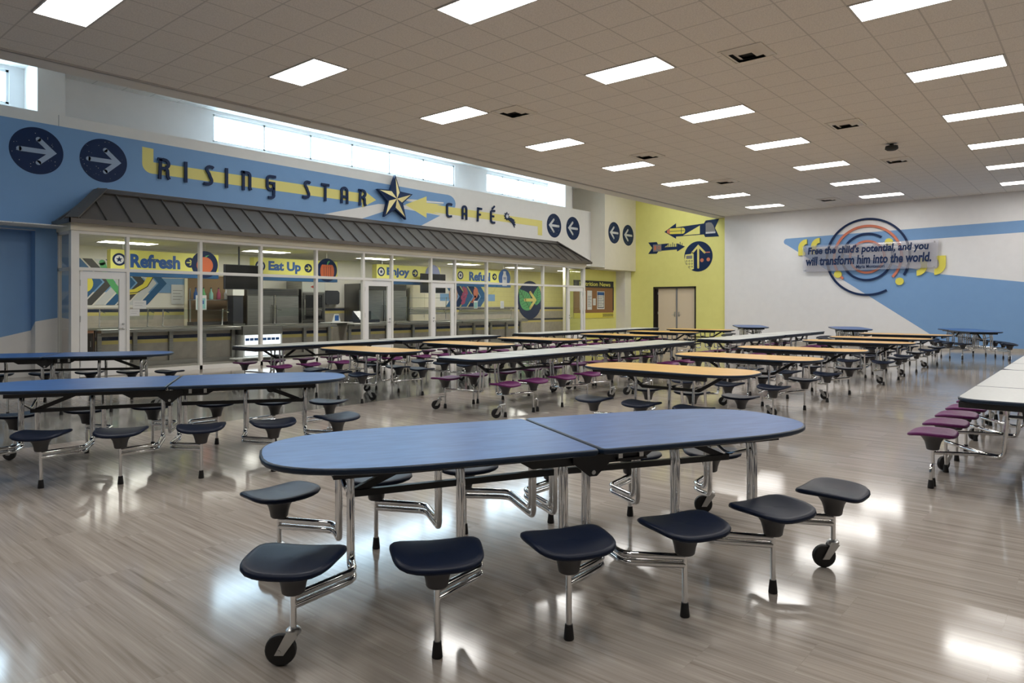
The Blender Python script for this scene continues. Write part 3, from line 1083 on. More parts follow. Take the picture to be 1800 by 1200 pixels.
arrow_disc('arrow_sign', 25.47, 4.38, 15.32, .44, False, 'round navy sign with white left arrow, right one on the tan bulkhead', G1)

# graphics on the yellow wall (u = -Y)
fy = (V3((0, 0, 0)), V3((0, -1, 0)), V3((0, 0, 1)))
def wallgraphic(name, y, z, label):
    return empty(name, (FARY - .004, y, z), 0, label, 'wall graphic')
g = wallgraphic('pencil_arrow_graphic', 12.8, 4.48, 'long navy arrow with a pencil point and piano tail on the yellow wall')
mb = MB()
mb.plate([(-1.15, 0.0), (-.62, .32), (-.62, .15), (.60, .22), (.68, .33), (1.24, .36), (1.07, .0), (1.24, -.34), (.66, -.33), (.60, -.22), (-.62, -.23), (-.62, -.32)], fy, 'navy', .004)
obj('arrow_shape', mb, g)
mb = MB()
mb.plate([(-.90, .12), (-.90, -.11), (-1.03, -.055), (-1.03, .06)], fy, 'coral', .003, .004)
mb.plate([(-.90, .12), (-.32, .12)] + [(-.32 + .11 * math.sin(PI * i / 6), -.005 + .125 * math.cos(PI * i / 6)) for i in range(1, 6)] + [(-.32, -.13), (-.90, -.11)], fy, 'bright_yellow', .003, .004)
mb.stroke([(-.90, .0), (-.24, -.005)], .02, fy, 'navy', .001, .007)
mb.stroke([(-.38, .12), (-.38, -.12)], .02, fy, 'navy', .001, .007)
obj('pencil', mb, g)
mb = MB(); mb.plate([(-.30, -.20), (.43, -.19), (.43, .15)], fy, 'wall_yellow', .003, .004); obj('set_square', mb, g)
mb = MB()
mb.plate([(.68, -.14), (1.08, -.14), (1.06, -.03), (1.0, .12), (.92, .23), (.80, .25), (.68, .22)], fy, 'mid_grey', .003, .004)
mb.plate([(.68, -.20), (1.09, -.20), (1.09, -.13), (.68, -.13)], fy, 'silver_white', .003, .0045)
obj('piano', mb, g)
g = wallgraphic('ruler_arrow_graphic', 13.85, 3.84, 'smaller navy arrow with ruler ticks on the yellow wall, left of the round sign')
mb = MB()
mb.plate([(-.86, .24), (-.46, .24), (-.40, .14), (.12, .15), (-.09, .0), (.47, .0), (.47, .13), (.83, -.02), (.48, -.21), (.47, -.12), (-.37, -.14), (-.46, -.25), (-.86, -.24), (-.67, .0)], fy, 'navy', .004)
obj('arrow_shape', mb, g)
mb = MB(); mb.plate([(-.63, .14), (-.24, .13), (-.24, -.16), (-.63, -.16)], fy, 'mid_grey', .003, .004)
mb.plate([(-.58, .08), (-.48, .08), (-.48, -.10), (-.58, -.10)], fy, 'coral', .002, .007)
mb.arc((-.35, 0), .045, .07, 0, 360, fy, 'coral', .002, .007, 20)
obj('circuit_square', mb, g)
mb = MB()
for i in range(9):
    h = .15 if i % 4 == 3 else .09
    mb.box((-.006, -(.02 + i * .085) - .012, .0), (0, -(.02 + i * .085) + .012, .03 + h), 'navy')
obj('ruler_ticks', mb, g)
g = wallgraphic('up_arrow_graphic', 12.44, 3.39, 'round navy sign with yellow up arrow and calculator on the yellow wall')
mb = MB(); mb.disc((0, 0), .61, fy, 'navy_star', .004, 0, 56); obj('disc', mb, g)
mb = MB()
mb.stroke([(0, -.45), (0, .40)], .085, fy, 'pale_yellow', .003, .004, True)
mb.stroke([(-.27, .15), (0, .42), (.27, .15)], .085, fy, 'pale_yellow', .0034, .004, True)
obj('arrow', mb, g)
mb = MB()
mb.plate([(-.56, .10), (-.2, .12), (-.19, -.50), (-.30, -.53), (-.5, -.36), (-.60, -.1)], fy, 'wall_yellow', .003, .004)
mb.plate([(-.52, .05), (-.26, .05), (-.26, -.08), (-.52, -.08)], fy, 'mid_grey', .002, .007)
for i in range(3):
    for j in range(3):
        if i == 0 and j == 2: continue
        mb.arc((-.50 + i * .115, -.17 - j * .115), .022, .036, 0, 360, fy, 'navy', .002, .007, 14)
obj('calculator', mb, g)
mb = MB()
mb.disc((.16, -.16), .075, fy, 'coral', .003, .004, 20)
mb.disc((.43, -.14), .075, fy, 'coral', .003, .004, 20)
mb.plate([(.26, .13), (.5, .13), (.5, .17), (.26, .17)], fy, 'coral', .003, .004)
obj('dots', mb, g)

# ring artwork with the quotation
cy, cz = 6.19, 3.08
a = empty('ring_artwork', (FAR - .006, cy, cz), 0, 'large navy and coral ring artwork with clear quotation panel on the far wall', 'wall artwork')
mb = MB()
mb.arc((0, 0), 1.265, 1.335, -30, 298, fy, 'navy', .04, .01, 90); obj('ring', mb, a)
mb = MB(); mb.arc((0, 0), 1.02, 1.10, -42, 230 - 6, fy, 'coral', .04, .01, 80); obj('ring', mb, a, label='coral ring, second from outside')
mb = MB(); mb.arc((0, 0), .755, .825, 55, 395, fy, 'navy', .04, .01, 70); obj('ring', mb, a)
mb = MB(); mb.arc((0, 0), .50, .575, 0, 360, fy, 'coral', .04, .01, 60); obj('ring', mb, a, label='innermost coral ring')
for u, w in ((-.93, -.57), (1.0, -.86), (.68, .47)):
    mb = MB(); mb.disc((u, w), .125, fy, 'bright_yellow', .045, .01, 28); obj('dot', mb, a, label='yellow dot')
def comma(u, w, s, flip):
    """a broad curved quotation stroke: flat foot at (u, w), curling up and away from it"""
    mb = MB()
    k = -1 if flip else 1
    outer = [(.30 - .30 * math.cos(math.radians(q)), .27 + .31 * math.sin(math.radians(q))) for q in range(0, 95, 10)]
    inner = [(.30 - .13 * math.cos(math.radians(q)), .25 + .15 * math.sin(math.radians(q))) for q in range(90, -1, -10)]
    poly = [(0, 0)] + outer + inner + [(.19, .15), (.24, .09), (.24, 0)]
    mb.plate([(u + p[0] * s * k, w + p[1] * s * k) for p in poly], fy, 'bright_yellow', .045, .01)
    return mb
obj('quotation_mark', comma(-2.28, .15, 1.0, False), a, label='yellow opening quotation mark')
obj('quotation_mark', comma(-1.84, .17, 1.0, False), a, label='yellow opening quotation mark')
obj('quotation_mark', comma(1.80, -.11, 1.0, True), a, label='yellow closing quotation mark')
obj('quotation_mark', comma(2.32, -.06, 1.06, True), a, label='yellow closing quotation mark')
mb = MB()
pz = .105
mb.add([(-pz - .010, 2.09, -.46), (-pz - .010, -2.09, -.44), (-pz - .010, -2.13, .47), (-pz - .010, 2.11, .48)], [(0, 1, 2, 3)], 'acrylic')
obj('clear_panel', mb, a)
mb = MB()
for u in (-2.04, 2.0):
    for w in (-.40, .41):
        mb.lathe([(.022, 0), (.022, -.125), (.016, -.13)], 'zinc', (0, -u, w), 12, 'x')
obj('standoff', mb, a)
fp = (V3((-pz - .013, 0, 0)), V3((0, -1, 0)), V3((0, 0, 1)))
mb = MB()
merge(mb, text_mesh("Free the child's potential, and you", 3.78, .34, fp, (-1.92, .085), 'navy', .004, .001, .030, .12))
merge(mb, text_mesh("will transform him into the world.", 3.92, .32, fp, (-1.99, -.24), 'navy', .004, .001, .030, .12))
merge(mb, text_mesh("-Maria Montessori", .92, .115, fp, (-.36, -.385), 'navy', .004, .001, .012, .0))
obj('quotation_lettering', mb, a)

# bulletin board on the bay wall
bx0, bx1, bz0, bz1 = 22.45, 25.36, .90, 2.42
bb = empty('bulletin_board', ((bx0 + bx1) / 2, WALL, bz0), 0, 'cork bulletin board with black News heading on the yellow bay wall', 'bulletin board')
H = (bx1 - bx0) / 2
mb = MB(); mb.plate([(-H, 0.12), (H, 0.12), (H, bz1 - bz0), (-H, bz1 - bz0)], f0, 'cork', .02, .001); obj('cork_panel', mb, bb)
mb = MB()
mb.box((-H, -.03, 1.25), (H, -.001, 1.53), 'ink')
mb.box((H - .05, -.03, .30), (H + .02, -.001, 1.3), 'ink')
obj('border', mb, bb)
mb = text_mesh('Nutrition News', 2.3, .17, (V3((0, -.031, 0)), V3((1, 0, 0)), V3((0, 0, 1))), (-1.1, 1.31), 'banner_yellow', .002, .001, .02)
obj('heading', mb, bb)
mb = MB()
mb.box((-H, -.028, 0), (H, -.001, .21), 'bright_yellow')
for i in range(12):
    x = .62 + i * .068
    mb.stroke([(x, .04), (x + .05, .105), (x, .17)], .028, (V3((0, -.028, 0)), V3((1, 0, 0)), V3((0, 0, 1))), 'ink', .001)
obj('lower_border', mb, bb)

def notice(name, x, z, y, w, h, label, m='paper', header=None, lines=5, fr=None, cat='notice', group=None, tilt=0):
    n = empty(name, (x, y, z), 0, label, cat, group)
    n.rotation_euler = (tilt, 0, 0)
    mb = MB(); mb.box((0, -.004, 0), (w, 0, h), m)
    if header:
        mb.box((.04 * w, -.0052, h * .78), (w * .96, -.004, h * .96), header)
    for i in range(lines):
        zz = h * (.68 - .6 * i / max(1, lines))
        mb.box((w * .12, -.0050, zz), (w * (.85 if i % 2 == 0 else .7), -.004, zz + h * .035), 'ink_grey')
    obj('sheet', mb, n)
    return n
notice('notice', 22.85, 1.24, WALL - .0225, .42, .76, 'white notice seen through the end glass door, left on the cork board', 'paper', 'paper_teal', 4)
notice('notice', 23.38, 1.24, WALL - .0225, .34, .78, 'tall white notice with rows of small pictures on the cork board', 'paper', None, 7)
notice('notice', 23.80, 1.42, WALL - .0225, .2, .28, 'small plain white notice between the two tall ones on the cork board', 'paper', None, 3)
n = notice('notice', 24.10, 1.26, WALL - .0225, .56, .74, 'white notice with a blue headed chart and dark border on the cork board', 'paper', 'royal', 6)
mb = MB()
for x0, x1, z0, z1 in ((.05, .08, .05, .7), (.48, .51, .05, .7), (.05, .51, .05, .08)):
    mb.box((x0, -.006, z0), (x1, -.005, z1), 'ink')
obj('chart_border', mb, n)

# ------------------------------------------------------------------ folding stool tables
SEAT_Z = .43
def seat_mesh(material, key):
    """contoured stool top; x runs along the table, y away from it"""
    mb = MB()
    a, bb_, n = .186, .165, 3.9
    seg = 36
    def out(t):
        c, s = math.cos(t), math.sin(t)
        k = (abs(c) ** n + abs(s) ** n) ** (-1 / n)
        x, y = a * c * k, bb_ * s * k
        return x * (1 - .06 * y / bb_), y
    def top(x, y):
        return .019 * abs(x / a) ** 2.2 - .011 * (max(0, y) / bb_) ** 2 - .002 * (min(0, y) / bb_) ** 2 - .005
    V, F = [], []
    rings = [(0.0, 0, 0), (.35, 0, 0), (.65, 0, 0), (.86, 0, 0), (.955, -.002, 0), (.99, -.008, 0), (1.0, -.016, 0), (.985, -.022, 1), (.93, -.027, 1), (.6, -.027, 1)]
    idx = []
    for q, dz, under in rings:
        row = []
        for k in range(seg):
            x, y = out(2 * PI * k / seg)
            row.append(len(V))
            V.append((x * q, y * q, SEAT_Z + top(x * q, y * q) + dz))
        idx.append(row)
    for i in range(len(idx) - 1):
        for k in range(seg):
            k2 = (k + 1) % seg
            F.append((idx[i][k], idx[i + 1][k], idx[i + 1][k2], idx[i][k2]))
    F.append(tuple(reversed(idx[-1])))
    mb.add(V, F, material)
    return mb.mesh('seat_' + key, angle=50)
SEAT = {'navy': seat_mesh('seat_navy', 'navy'), 'purple': seat_mesh('seat_purple', 'purple')}
mb = MB()
mb.lathe([(.02, .404), (.098, .402), (.088, .392), (.072, .372), (.058, .35), (.050, .322), (.045, .292), (.039, .286), (.015, .285)][::-1], 'pedestal', seg=18)
PED = mb.mesh('seat_pedestal', angle=60)
mb = MB()
mb.lathe([(.021, 0), (.0225, .004), (.020, .03), (.0165, .064), (.012, .066)], 'rubber', seg=14)
BOOT = mb.mesh('foot_cap')
mb = MB()
mb.lathe([(.020, -.017), (.054, -.017), (.060, -.012), (.0625, 0), (.060, .012), (.054, .017), (.020, .017)], 'rubber', (0, 0, .0625), 24, 'y')
WHEEL = mb.mesh('wheel')
mb = MB()
for s in (-1, 1):
    mb.plate([(-.018, .050), (.018, .050), (.075, .128), (.030, .140)], (V3((0, .024 * s, 0)), V3((1, 0, 0)), V3((0, 0, 1))), 'zinc', .003)
    mb.lathe([(.009, -.003), (.009, .003)], 'zinc', (0, .026 * s, .0625), 10, 'y')
mb.lathe([(.015, .128), (.030, .130), (.030, .142), (.022, .15), (.014, .152)], 'zinc', (.05, 0, 0), 16)
FORK = mb.mesh('caster_fork')

def add_seat(t, x, y, rz, color):
    s = link('seat', SEAT[color], t, (x, y, 0), (0, 0, rz))
    link('pedestal', PED, s)
    return s

def add_caster(t, x, y, rz):
    c = link('caster', FORK, t, (x, y, 0), (0, 0, rz))
    link('wheel', WHEEL, c)

def top_shape(pts, z, thick=.030, edge='edge', face='blue_lam', lip=.004):
    """a laminate top with a rounded vinyl edge, from an outline (counter-clockwise)"""
    mb = MB()
    n = len(pts)
    cx = sum(p[0] for p in pts) / n
    cy = sum(p[1] for p in pts) / n
    def inset(d):
        o = []
        for i in range(n):
            a, b_, c = V3((*pts[i - 1], 0)), V3((*pts[i], 0)), V3((*pts[(i + 1) % n], 0))
            t1, t2 = (b_ - a).normalized(), (c - b_).normalized()
            nn = V3((-(t1 + t2).y, (t1 + t2).x, 0)).normalized()
            o.append((b_.x + nn.x * d, b_.y + nn.y * d))
        return o
    rows = [(inset(.012), z), (inset(.005), z - .0015), (inset(.001), z - .006), (inset(0), z - .014), (inset(.003), z - .024), (inset(.012), z - thick)]
    V, F = [], []
    for r, zz in rows:
        V += [(p[0], p[1], zz) for p in r]
    for i in range(len(rows) - 1):
        for k in range(n):
            k2 = (k + 1) % n
            F.append((i * n + k, (i + 1) * n + k, (i + 1) * n + k2, i * n + k2))
    F.append(tuple(reversed([(len(rows) - 1) * n + k for k in range(n)])))
    mb.add(V, F, edge)
    mb.add([(p[0], p[1], z + .0002) for p in rows[0][0]], [tuple(range(n))], face)
    return mb

def superhalf(x0, x1, b, n, sgn, corner=.03):
    """half an elongated top: straight cut at x0, superelliptic end at x1"""
    pts = []
    xs = x0 + (x1 - x0) * .47
    for i in range(25):
        t = -PI / 2 + PI * i / 24
        c, s = max(0, math.cos(t)), math.sin(t)
        pts.append((xs + (x1 - xs) * c ** (2 / n), b * math.copysign(abs(s) ** (2 / n), s)))
    pts += [(x0 + corner, b), (x0 + corner * .3, b - corner * .3), (x0, b - corner), (x0, -b + corner), (x0 + corner * .3, -b + corner * .3), (x0 + corner, -b)]
    if sgn < 0:
        pts = [(-p[0], p[1]) for p in pts][::-1]
    return pts

def rounded_rect(x0, x1, y0, y1, r):
    """r: radii at (x1,y0), (x1,y1), (x0,y1), (x0,y0)"""
    pts = []
    for (cx, cy, a0), q in zip(((x1, y0, -90), (x1, y1, 0), (x0, y1, 90), (x0, y0, 180)), r):
        px = cx - q if cx == x1 else cx + q
        py = cy - q if cy == y1 else cy + q
        for k in range(6):
            a = math.radians(a0 + 90 * k / 5)
            pts.append((px + q * math.cos(a), py + q * math.sin(a)))
    return pts

TZ = .737
# --- oval blue table, twelve stools, double tube arms
def make_oval(label):
    t = empty('oval_stool_table', (0, 0, 0), 0, label, 'table', 'blue oval folding stool tables')
    for s in (-1, 1):
        obj('tabletop', top_shape(superhalf(.006, 1.515, .49, 2.7, s), TZ), t)
    spec = [(1.40, .526, -26), (.855, .673, -9), (.294, .732, -2)]
    for sx in (-1, 1):
        for sy in (-1, 1):
            for k, (x, y, deg) in enumerate(spec):
                px, py = x * sx, y * sy
                rz = math.radians(deg) * sx * sy + (0 if sy > 0 else PI)
                add_seat(t, px, py, rz, 'navy')
                rx = (1.13, .61, .065)[k] * sx
                cxr = (1.135, .60, .05)[k] * sx
                cyr = (.345, .50, .60)[k] * sy
                ry = .20 * sy
                m_ = MB()
                m_.tube([(px, py, .06 if k else .15), (px, py, .31)], .0127, 'chrome', 12)
                d = V3((cxr - px, cyr - py, 0)).normalized()
                e = V3((rx - cxr, ry - cyr, 0)).normalized()
                for zz, off in ((.272, -.021), (.236, .021)):
                    base = V3((rx, ry, zz)) + e * off
                    m_.tube([(px, py, zz), (cxr, cyr, zz), tuple(base), (base.x, base.y, .60), (base.x + e.x * .02, base.y + e.y * .03 - .0 * sy, .70)], .0155, 'chrome', 12, .05)
                fr_ = obj('stool_frame', m_, t)
                if k:
                    link('foot_cap', BOOT, fr_, (px, py, 0))
                else:
                    add_caster(t, px - .05 * math.cos(-.375), py - .05 * math.sin(-.375), -.375)
    m_ = MB()
    for s in (-1, 1):
        for y in (-.30, .30):
            m_.box((min(.03 * s, 1.22 * s), y - .016, .664), (max(.03 * s, 1.22 * s), y + .016, TZ - .029), 'black_metal')
        m_.box((min(1.19 * s, 1.22 * s), -.31, .664), (max(1.19 * s, 1.22 * s), .31, TZ - .029), 'black_metal')
        m_.box((min(.64 * s, .67 * s), -.31, .675), (max(.64 * s, .67 * s), .31, TZ - .029), 'black_metal')
        for y in (-.345, .345):
            m_.plate([(.03 * s, .638), (.30 * s, .638), (.42 * s, TZ - .03), (.03 * s, TZ - .03)], (V3((0, y + .01, 0)), V3((1, 0, 0)), V3((0, 0, 1))), 'black_metal', .02)
    obj('apron', m_, t)
    m_ = MB()
    for s in (-1, 1):
        m_.bar((1.12 * s, 0, .515), (.03 * s, 0, .525), .03, .032, 'black_metal')
        m_.bar((1.08 * s, .012, .52), (.66 * s, .012, .70), .03, .035, 'black_metal')
        m_.tube([(1.13 * s, -.2, .60), (1.12 * s, 0, .53), (1.13 * s, .2, .60)], .011, 'chrome', 8, .05)
        m_.tube([(.60 * s, -.2, .655), (.60 * s, .2, .655)], .011, 'chrome', 8)
        m_.tube([(.08 * s, -.2, .655), (.08 * s, .2, .655)], .011, 'chrome', 8)
    obj('tie_bar', m_, t)
    for y in (-.375, .375):
        m_ = MB()
        m_.plate([(-.10, .69), (-.10, .655), (-.01, .585), (.03, .585), (.11, .655), (.11, .69)], (V3((0, y, 0)), V3((1, 0, 0)), V3((0, 0, 1))), 'black_metal', .008)
        m_.lathe([(.011, -.014), (.011, .006)], 'zinc', (.01, y, .605), 10, 'y')
        obj('pivot_plate', m_, t)
    m_ = MB()
    for x in (.17, .29):
        m_.box((x - .012, -.372, .655), (x + .012, -.355, .70), 'zinc')
    m_.box((.15, -.375, .648), (.32, -.355, .658), 'black_metal')
    obj('latch', m_, t)
    return t

# --- rectangular white table, ten stools, single tube arms
def make_rect(label, seats, joint, length, half, face, color, group, name, radius, casters=True, oval=False, risers=None, offs=.565, lead='caster'):
    t = empty(name, (0, 0, 0), 0, label, 'table', group)
    L = length / 2
    if oval:
        pts = []
        for i in range(64):
            a = 2 * PI * i / 64
            c, s = math.cos(a), math.sin(a)
            pts.append((math.copysign(max(0, abs(L) - .46) + .46 * abs(c) ** (2 / 2.3), c) if abs(c) > 1e-6 else 0, half * math.copysign(abs(s) ** (2 / 2.6), s)))
        q = []
        for p in pts:
            if not q or (V3((*p, 0)) - V3((*q[-1], 0))).length > .004:
                q.append(p)
        obj('tabletop', top_shape(q, TZ, face=face), t)
    else:
        R, s = radius, .012
        obj('tabletop', top_shape(rounded_rect(-L, joint - .003, -half, half, (s, s, R, R)), TZ, face=face), t)
        obj('tabletop', top_shape(rounded_rect(joint + .003, L, -half, half, (R * .4, R * .4, s * 2, s * 2)), TZ, face=face), t)
    for sy in (-1, 1):
        for k, x in enumerate(seats):
            y = offs * sy
            add_seat(t, x, y, (0 if sy > 0 else PI), color)
            rx = risers[k]
            d = 1 if rx > x else -1
            m_ = MB()
            m_.tube([(x, y, .06), (x, y, .31)], .0127, 'chrome', 10)
            m_.tube([(x, y, .262), (x + d * .10, y - .10 * sy, .255), (rx, .30 * sy, .235), (rx, .16 * sy, .225), (rx, .13 * sy, .60), (rx - d * .03, .16 * sy, .70)], .0145, 'chrome', 10, .05)
            fr_ = None
            first_k, second_k = (0, 1) if lead == 'caster' else (1, 0)
            fe = 1 if lead == 'caster' else -1
            if casters and k in (first_k, len(seats) - 1):
                e = -1 if (k == 0) else 1
                m_.tube([(x, y, .165), (x + .115 * e, y, .165)], .010, 'zinc', 8)
            if casters and k == second_k:
                m_.tube([(x, y, .17), (x + .06 * fe, y, .175), (x + .085 * fe, y, .14), (x + .085 * fe, y, .06)], .0115, 'chrome', 8, .03)
            fr_ = obj('stool_frame', m_, t)
            link('foot_cap', BOOT, fr_, (x, y, 0))
            if casters and k in (first_k, len(seats) - 1):
                e = -1 if k == 0 else 1
                add_caster(t, x + .105 * e - .05 * math.cos(-.55), y - .05 * math.sin(-.55), -.55)
            if casters and k == second_k:
                link('foot_cap', BOOT, fr_, (x + .085 * fe, y, 0))
    if not casters:
        for sy in (-1, 1):
            add_caster(t, seats[0 if sy > 0 else -1] + (.12 if sy > 0 else -.12), .30 * sy, .4 + (0 if sy > 0 else PI))
    m_ = MB()
    e = .05 if not oval else .16
    hy = half - .035 if not oval else half - .05
    for y in (-hy, hy):
        ex = 0 if not oval else .20
        m_.box((-L + e + ex, y - .016, .665), (L - e - ex, y + .016, TZ - .029), 'black_metal')
    ey = hy if not oval else hy - .13
    m_.box((-L + e, -ey, .665), (-L + e + .03, ey, TZ - .029), 'black_metal')
    m_.box((L - e - .03, -ey, .665), (L - e, ey, TZ - .029), 'black_metal')
    obj('apron', m_, t)
    m_ = MB()
    u = sorted(set(risers))
    m_.bar((u[0], 0, .52), (u[-1], 0, .52), .03, .032, 'black_metal')
    m_.bar((u[0], .012, .52), (u[0] - .28, .012, .69), .028, .032, 'black_metal')
    m_.bar((u[-1], .012, .52), (u[-1] + .28, .012, .69), .028, .032, 'black_metal')
    if not oval:
        m_.bar((joint - .3, .03, .52), (joint - .03, .03, .69), .028, .032, 'black_metal')
        m_.bar((joint + .3, .03, .52), (joint + .03, .03, .69), .028, .032, 'black_metal')
    for x in u:
        m_.tube([(x, -.14, .55), (x, .14, .55)], .011, 'chrome', 8)
    obj('tie_bar', m_, t)
    return t

G_B, G_W, G_Y = 'blue oval folding stool tables', 'white rectangular folding stool tables', 'wood-topped folding stool tables'
oval = make_oval('largest blue oval stool table, close in front, with navy stools')
white = make_rect('x', [-1.12, -.57, .05, .65, 1.24], -.36, 2.99, .40, 'white_lam', 'purple', G_W, 'long_stool_table', .16, True, False, [-.86, -.80, .32, .38, .98])
whitef = make_rect('x', [1.12, .57, -.05, -.65, -1.24][::-1], .36, 2.99, .40, 'white_lam', 'purple', G_W, 'long_stool_table', .16, True, False, [-.98, -.38, -.32, .80, .86])
whiter = make_rect('x', [-1.20, -.61, -.04, .52, 1.18], -.46, 2.99, .40, 'white_lam', 'purple', G_W, 'long_stool_table', .16, True, False, [-.90, -.84, .25, .31, .92], .585, 'foot')
wood = make_rect('x', [-.575, 0, .575], 0, 1.95, .43, 'wood_lam', 'navy', G_Y, 'wood_stool_table', 0, False, True, [-.32, .09, .36], .585)
remember()
R28 = math.radians(-28)
oval.location = (3.0, 2.24, 0); oval.rotation_euler = (0, 0, R28)
for x, y, deg, lb in ((2.79, 6.42, -31, 'blue oval stool table left of the big one, second from the front'),
                      (3.15, 11.06, -31, 'blue oval stool table directly in front of the left cafe door'),
                      (22.45, 8.88, 27, 'far blue oval stool table before the pale wall beside the yellow wall corner'),
                      (22.5, 5.85, 22, 'far blue oval stool table standing below the ring artwork'),
                      (22.7, 2.85, 23, 'far blue oval stool table standing before the blue part of the far wall')):
    copy_tree(oval, (x, y, 0), math.radians(deg), lb)
def put(src, items):
    for k, (x, y, rz, lb) in enumerate(items):
        if k == 0:
            src.location = (x, y, 0); src.rotation_euler = (0, 0, rz); src['label'] = lb
        else:
            copy_tree(src, (x, y, 0), rz, lb)
put(white, [(7.77, 6.32, math.radians(-1.5), 'white stool table with purple seats, near one of the pair behind the big blue table'),
            (10.80, 6.30, 0, 'white stool table with purple seats, far one of the pair behind the front wood table'),
            (7.28, 10.85, 0, 'white stool table with purple seats standing before the lit cooler'),
            (10.33, 10.80, 0, 'white stool table with purple seats before the two middle cafe doors'),
            (14.35, 10.65, 0, 'white stool table with purple seats before the green leaf sign and end door'),
            (17.40, 10.65, 0, 'white stool table with purple seats in front of the bulletin board')])
put(whiter, [(7.49, .44, 0, 'white stool table with purple seats at the right edge, nearest one'),
            (10.50, .44, 0, 'white stool table with purple seats at the right edge, behind the nearest one')])
put(whitef, [(14.65, 5.95, 0, 'white stool table with purple seats, near one of the pair leading to the far wall'),
             (17.68, 5.97, 0, 'white stool table with purple seats, far one of the pair leading to the far wall')])
H90 = PI / 2
WY = [(6.82, 3.60), (9.12, 3.66), (11.30, 3.66), (14.20, 3.55), (16.13, 3.60), (18.52, 3.60)]
WC = [(6.80, 8.75), (9.00, 8.75), (11.20, 8.85), (13.90, 8.62), (16.25, 8.76), (18.40, 8.72)]
put(wood, [(x, y, -H90, 'wood-topped stool table, %s in the row starting behind the big blue table' % ORD[i]) for i, (x, y) in enumerate(WY)] +
          [(x, y, -H90, 'wood-topped stool table, %s in the row starting before the lit cooler' % ORD[i]) for i, (x, y) in enumerate(WC)])

# ------------------------------------------------------------------ the serving kitchen behind the glass
b = MB()
b.box((2.5, GLAZ + .14, KCEIL), (27.5, CLER, KCEIL + .018), 'ceiling_high')
b.box((2.5, CLER, KCEIL), (27.5, KBACK + .2, KCEIL + .15), 'ceiling_high')
struct('ceiling_cafe', b)
fk = wall_frame(KBACK)
b = MB()
b.box((2.5, KBACK, 0), (27.5, KBACK + .2, KCEIL), 'wall_white')
b.plate([(2.5, 0), (27.5, 0), (27.5, 1.36), (2.5, 1.36)], fk, 'tile_beige', .004)
b.plate([(19.6, 1.36), (27.5, 1.36), (27.5, KCEIL), (19.6, KCEIL)], fk, 'block', .003)
for z0, z1, m in ((1.24, 1.32, 'tile_navy'), (1.15, 1.235, 'tile_yellow'), (.74, .82, 'tile_navy'), (.65, .735, 'tile_yellow')):
    b.plate([(2.5, z0), (27.5, z0), (27.5, z1), (2.5, z1)], fk, m, .007)
struct('wall_cafe_rear', b)
b = MB()
b.box((2.3, WALL + .9, 0), (2.5, KBACK + .2, KCEIL + .1), 'wall_white')
b.box((2.4, CLER, 0), (4.7, CLER + .1, KCEIL), 'wall_white')
struct('wall_cafe_left', b)
b = MB()
b.box((27.5, WALL, 0), (27.7, KBACK + .2, KCEIL + .1), 'block')
b.box((22.16, WALL + .2, 0), (27.6, WALL + .3, KCEIL), 'wall_tan')
struct('wall_cafe_right', b)

klamp = make_light('cafe_light', .6, 1.2, 'kitchen_emit', .006, 'x', 'cafe ceiling lights', .010)
remember()
for k, x in enumerate((6.77, 10.46, 14.35, 18.45, 21.7, 25.2)):  # the last panel is added to brighten the wall by the leaf sign
    lb = 'lit ceiling panel inside the cafe, ' + ('above the Refresh banner', 'above the Eat Up banner', 'above the left end of the Enjoy banner', 'above the Refuel banner', 'above the yellow block wall', 'added to brighten the wall by the leaf sign')[k]
    if k == 0:
        klamp.location = (x, 18.15, KCEIL - .001); klamp.rotation_euler = (0, 0, PI / 2); klamp['label'] = lb
    else:
        copy_tree(klamp, (x, 18.15, KCEIL - .001), PI / 2, lb)

for k in range(7):  # unseen second row, added to light the counter fronts and banners
    copy_tree(klamp, (5.7 + k * 2.65, 16.15, KCEIL - .001), PI / 2, 'unseen ceiling panel added inside the cafe glass to light counters and banners')

# hanging banners
def fruit(kind):
    mb = MB()
    o = .011
    if kind == 'peach':
        mb.disc((0, -.02), .21, f0, 'orange', .003, o, 30)
        mb.plate([(0, .16), (.12, .25), (.02, .22)], f0, 'green', .003, o)
    elif kind == 'pumpkin':
        for k in (-.15, .15, -.08, .08, 0):
            mb.disc((k, -.04), .085, f0, 'orange', .003 + .001 * (5 - abs(k) * 20), o, 24, .20)
        for k in (-.115, -.04, .04, .115):
            mb.box((k - .004, -o - .012, -.20), (k + .004, -o, .10), 'ink')
        mb.stroke([(0, .14), (.02, .22), (.08, .26)], .04, f0, 'green', .003, o)
    elif kind == 'milk':
        mb.plate([(-.13, -.30), (.13, -.30), (.13, .06), (.07, .16), (.07, .26), (-.07, .26), (-.07, .16), (-.13, .06)], f0, 'silver_white', .003, o)
        mb.box((-.08, -o - .005, -.06), (.08, -o - .003, .04), 'lilac')
    return mb

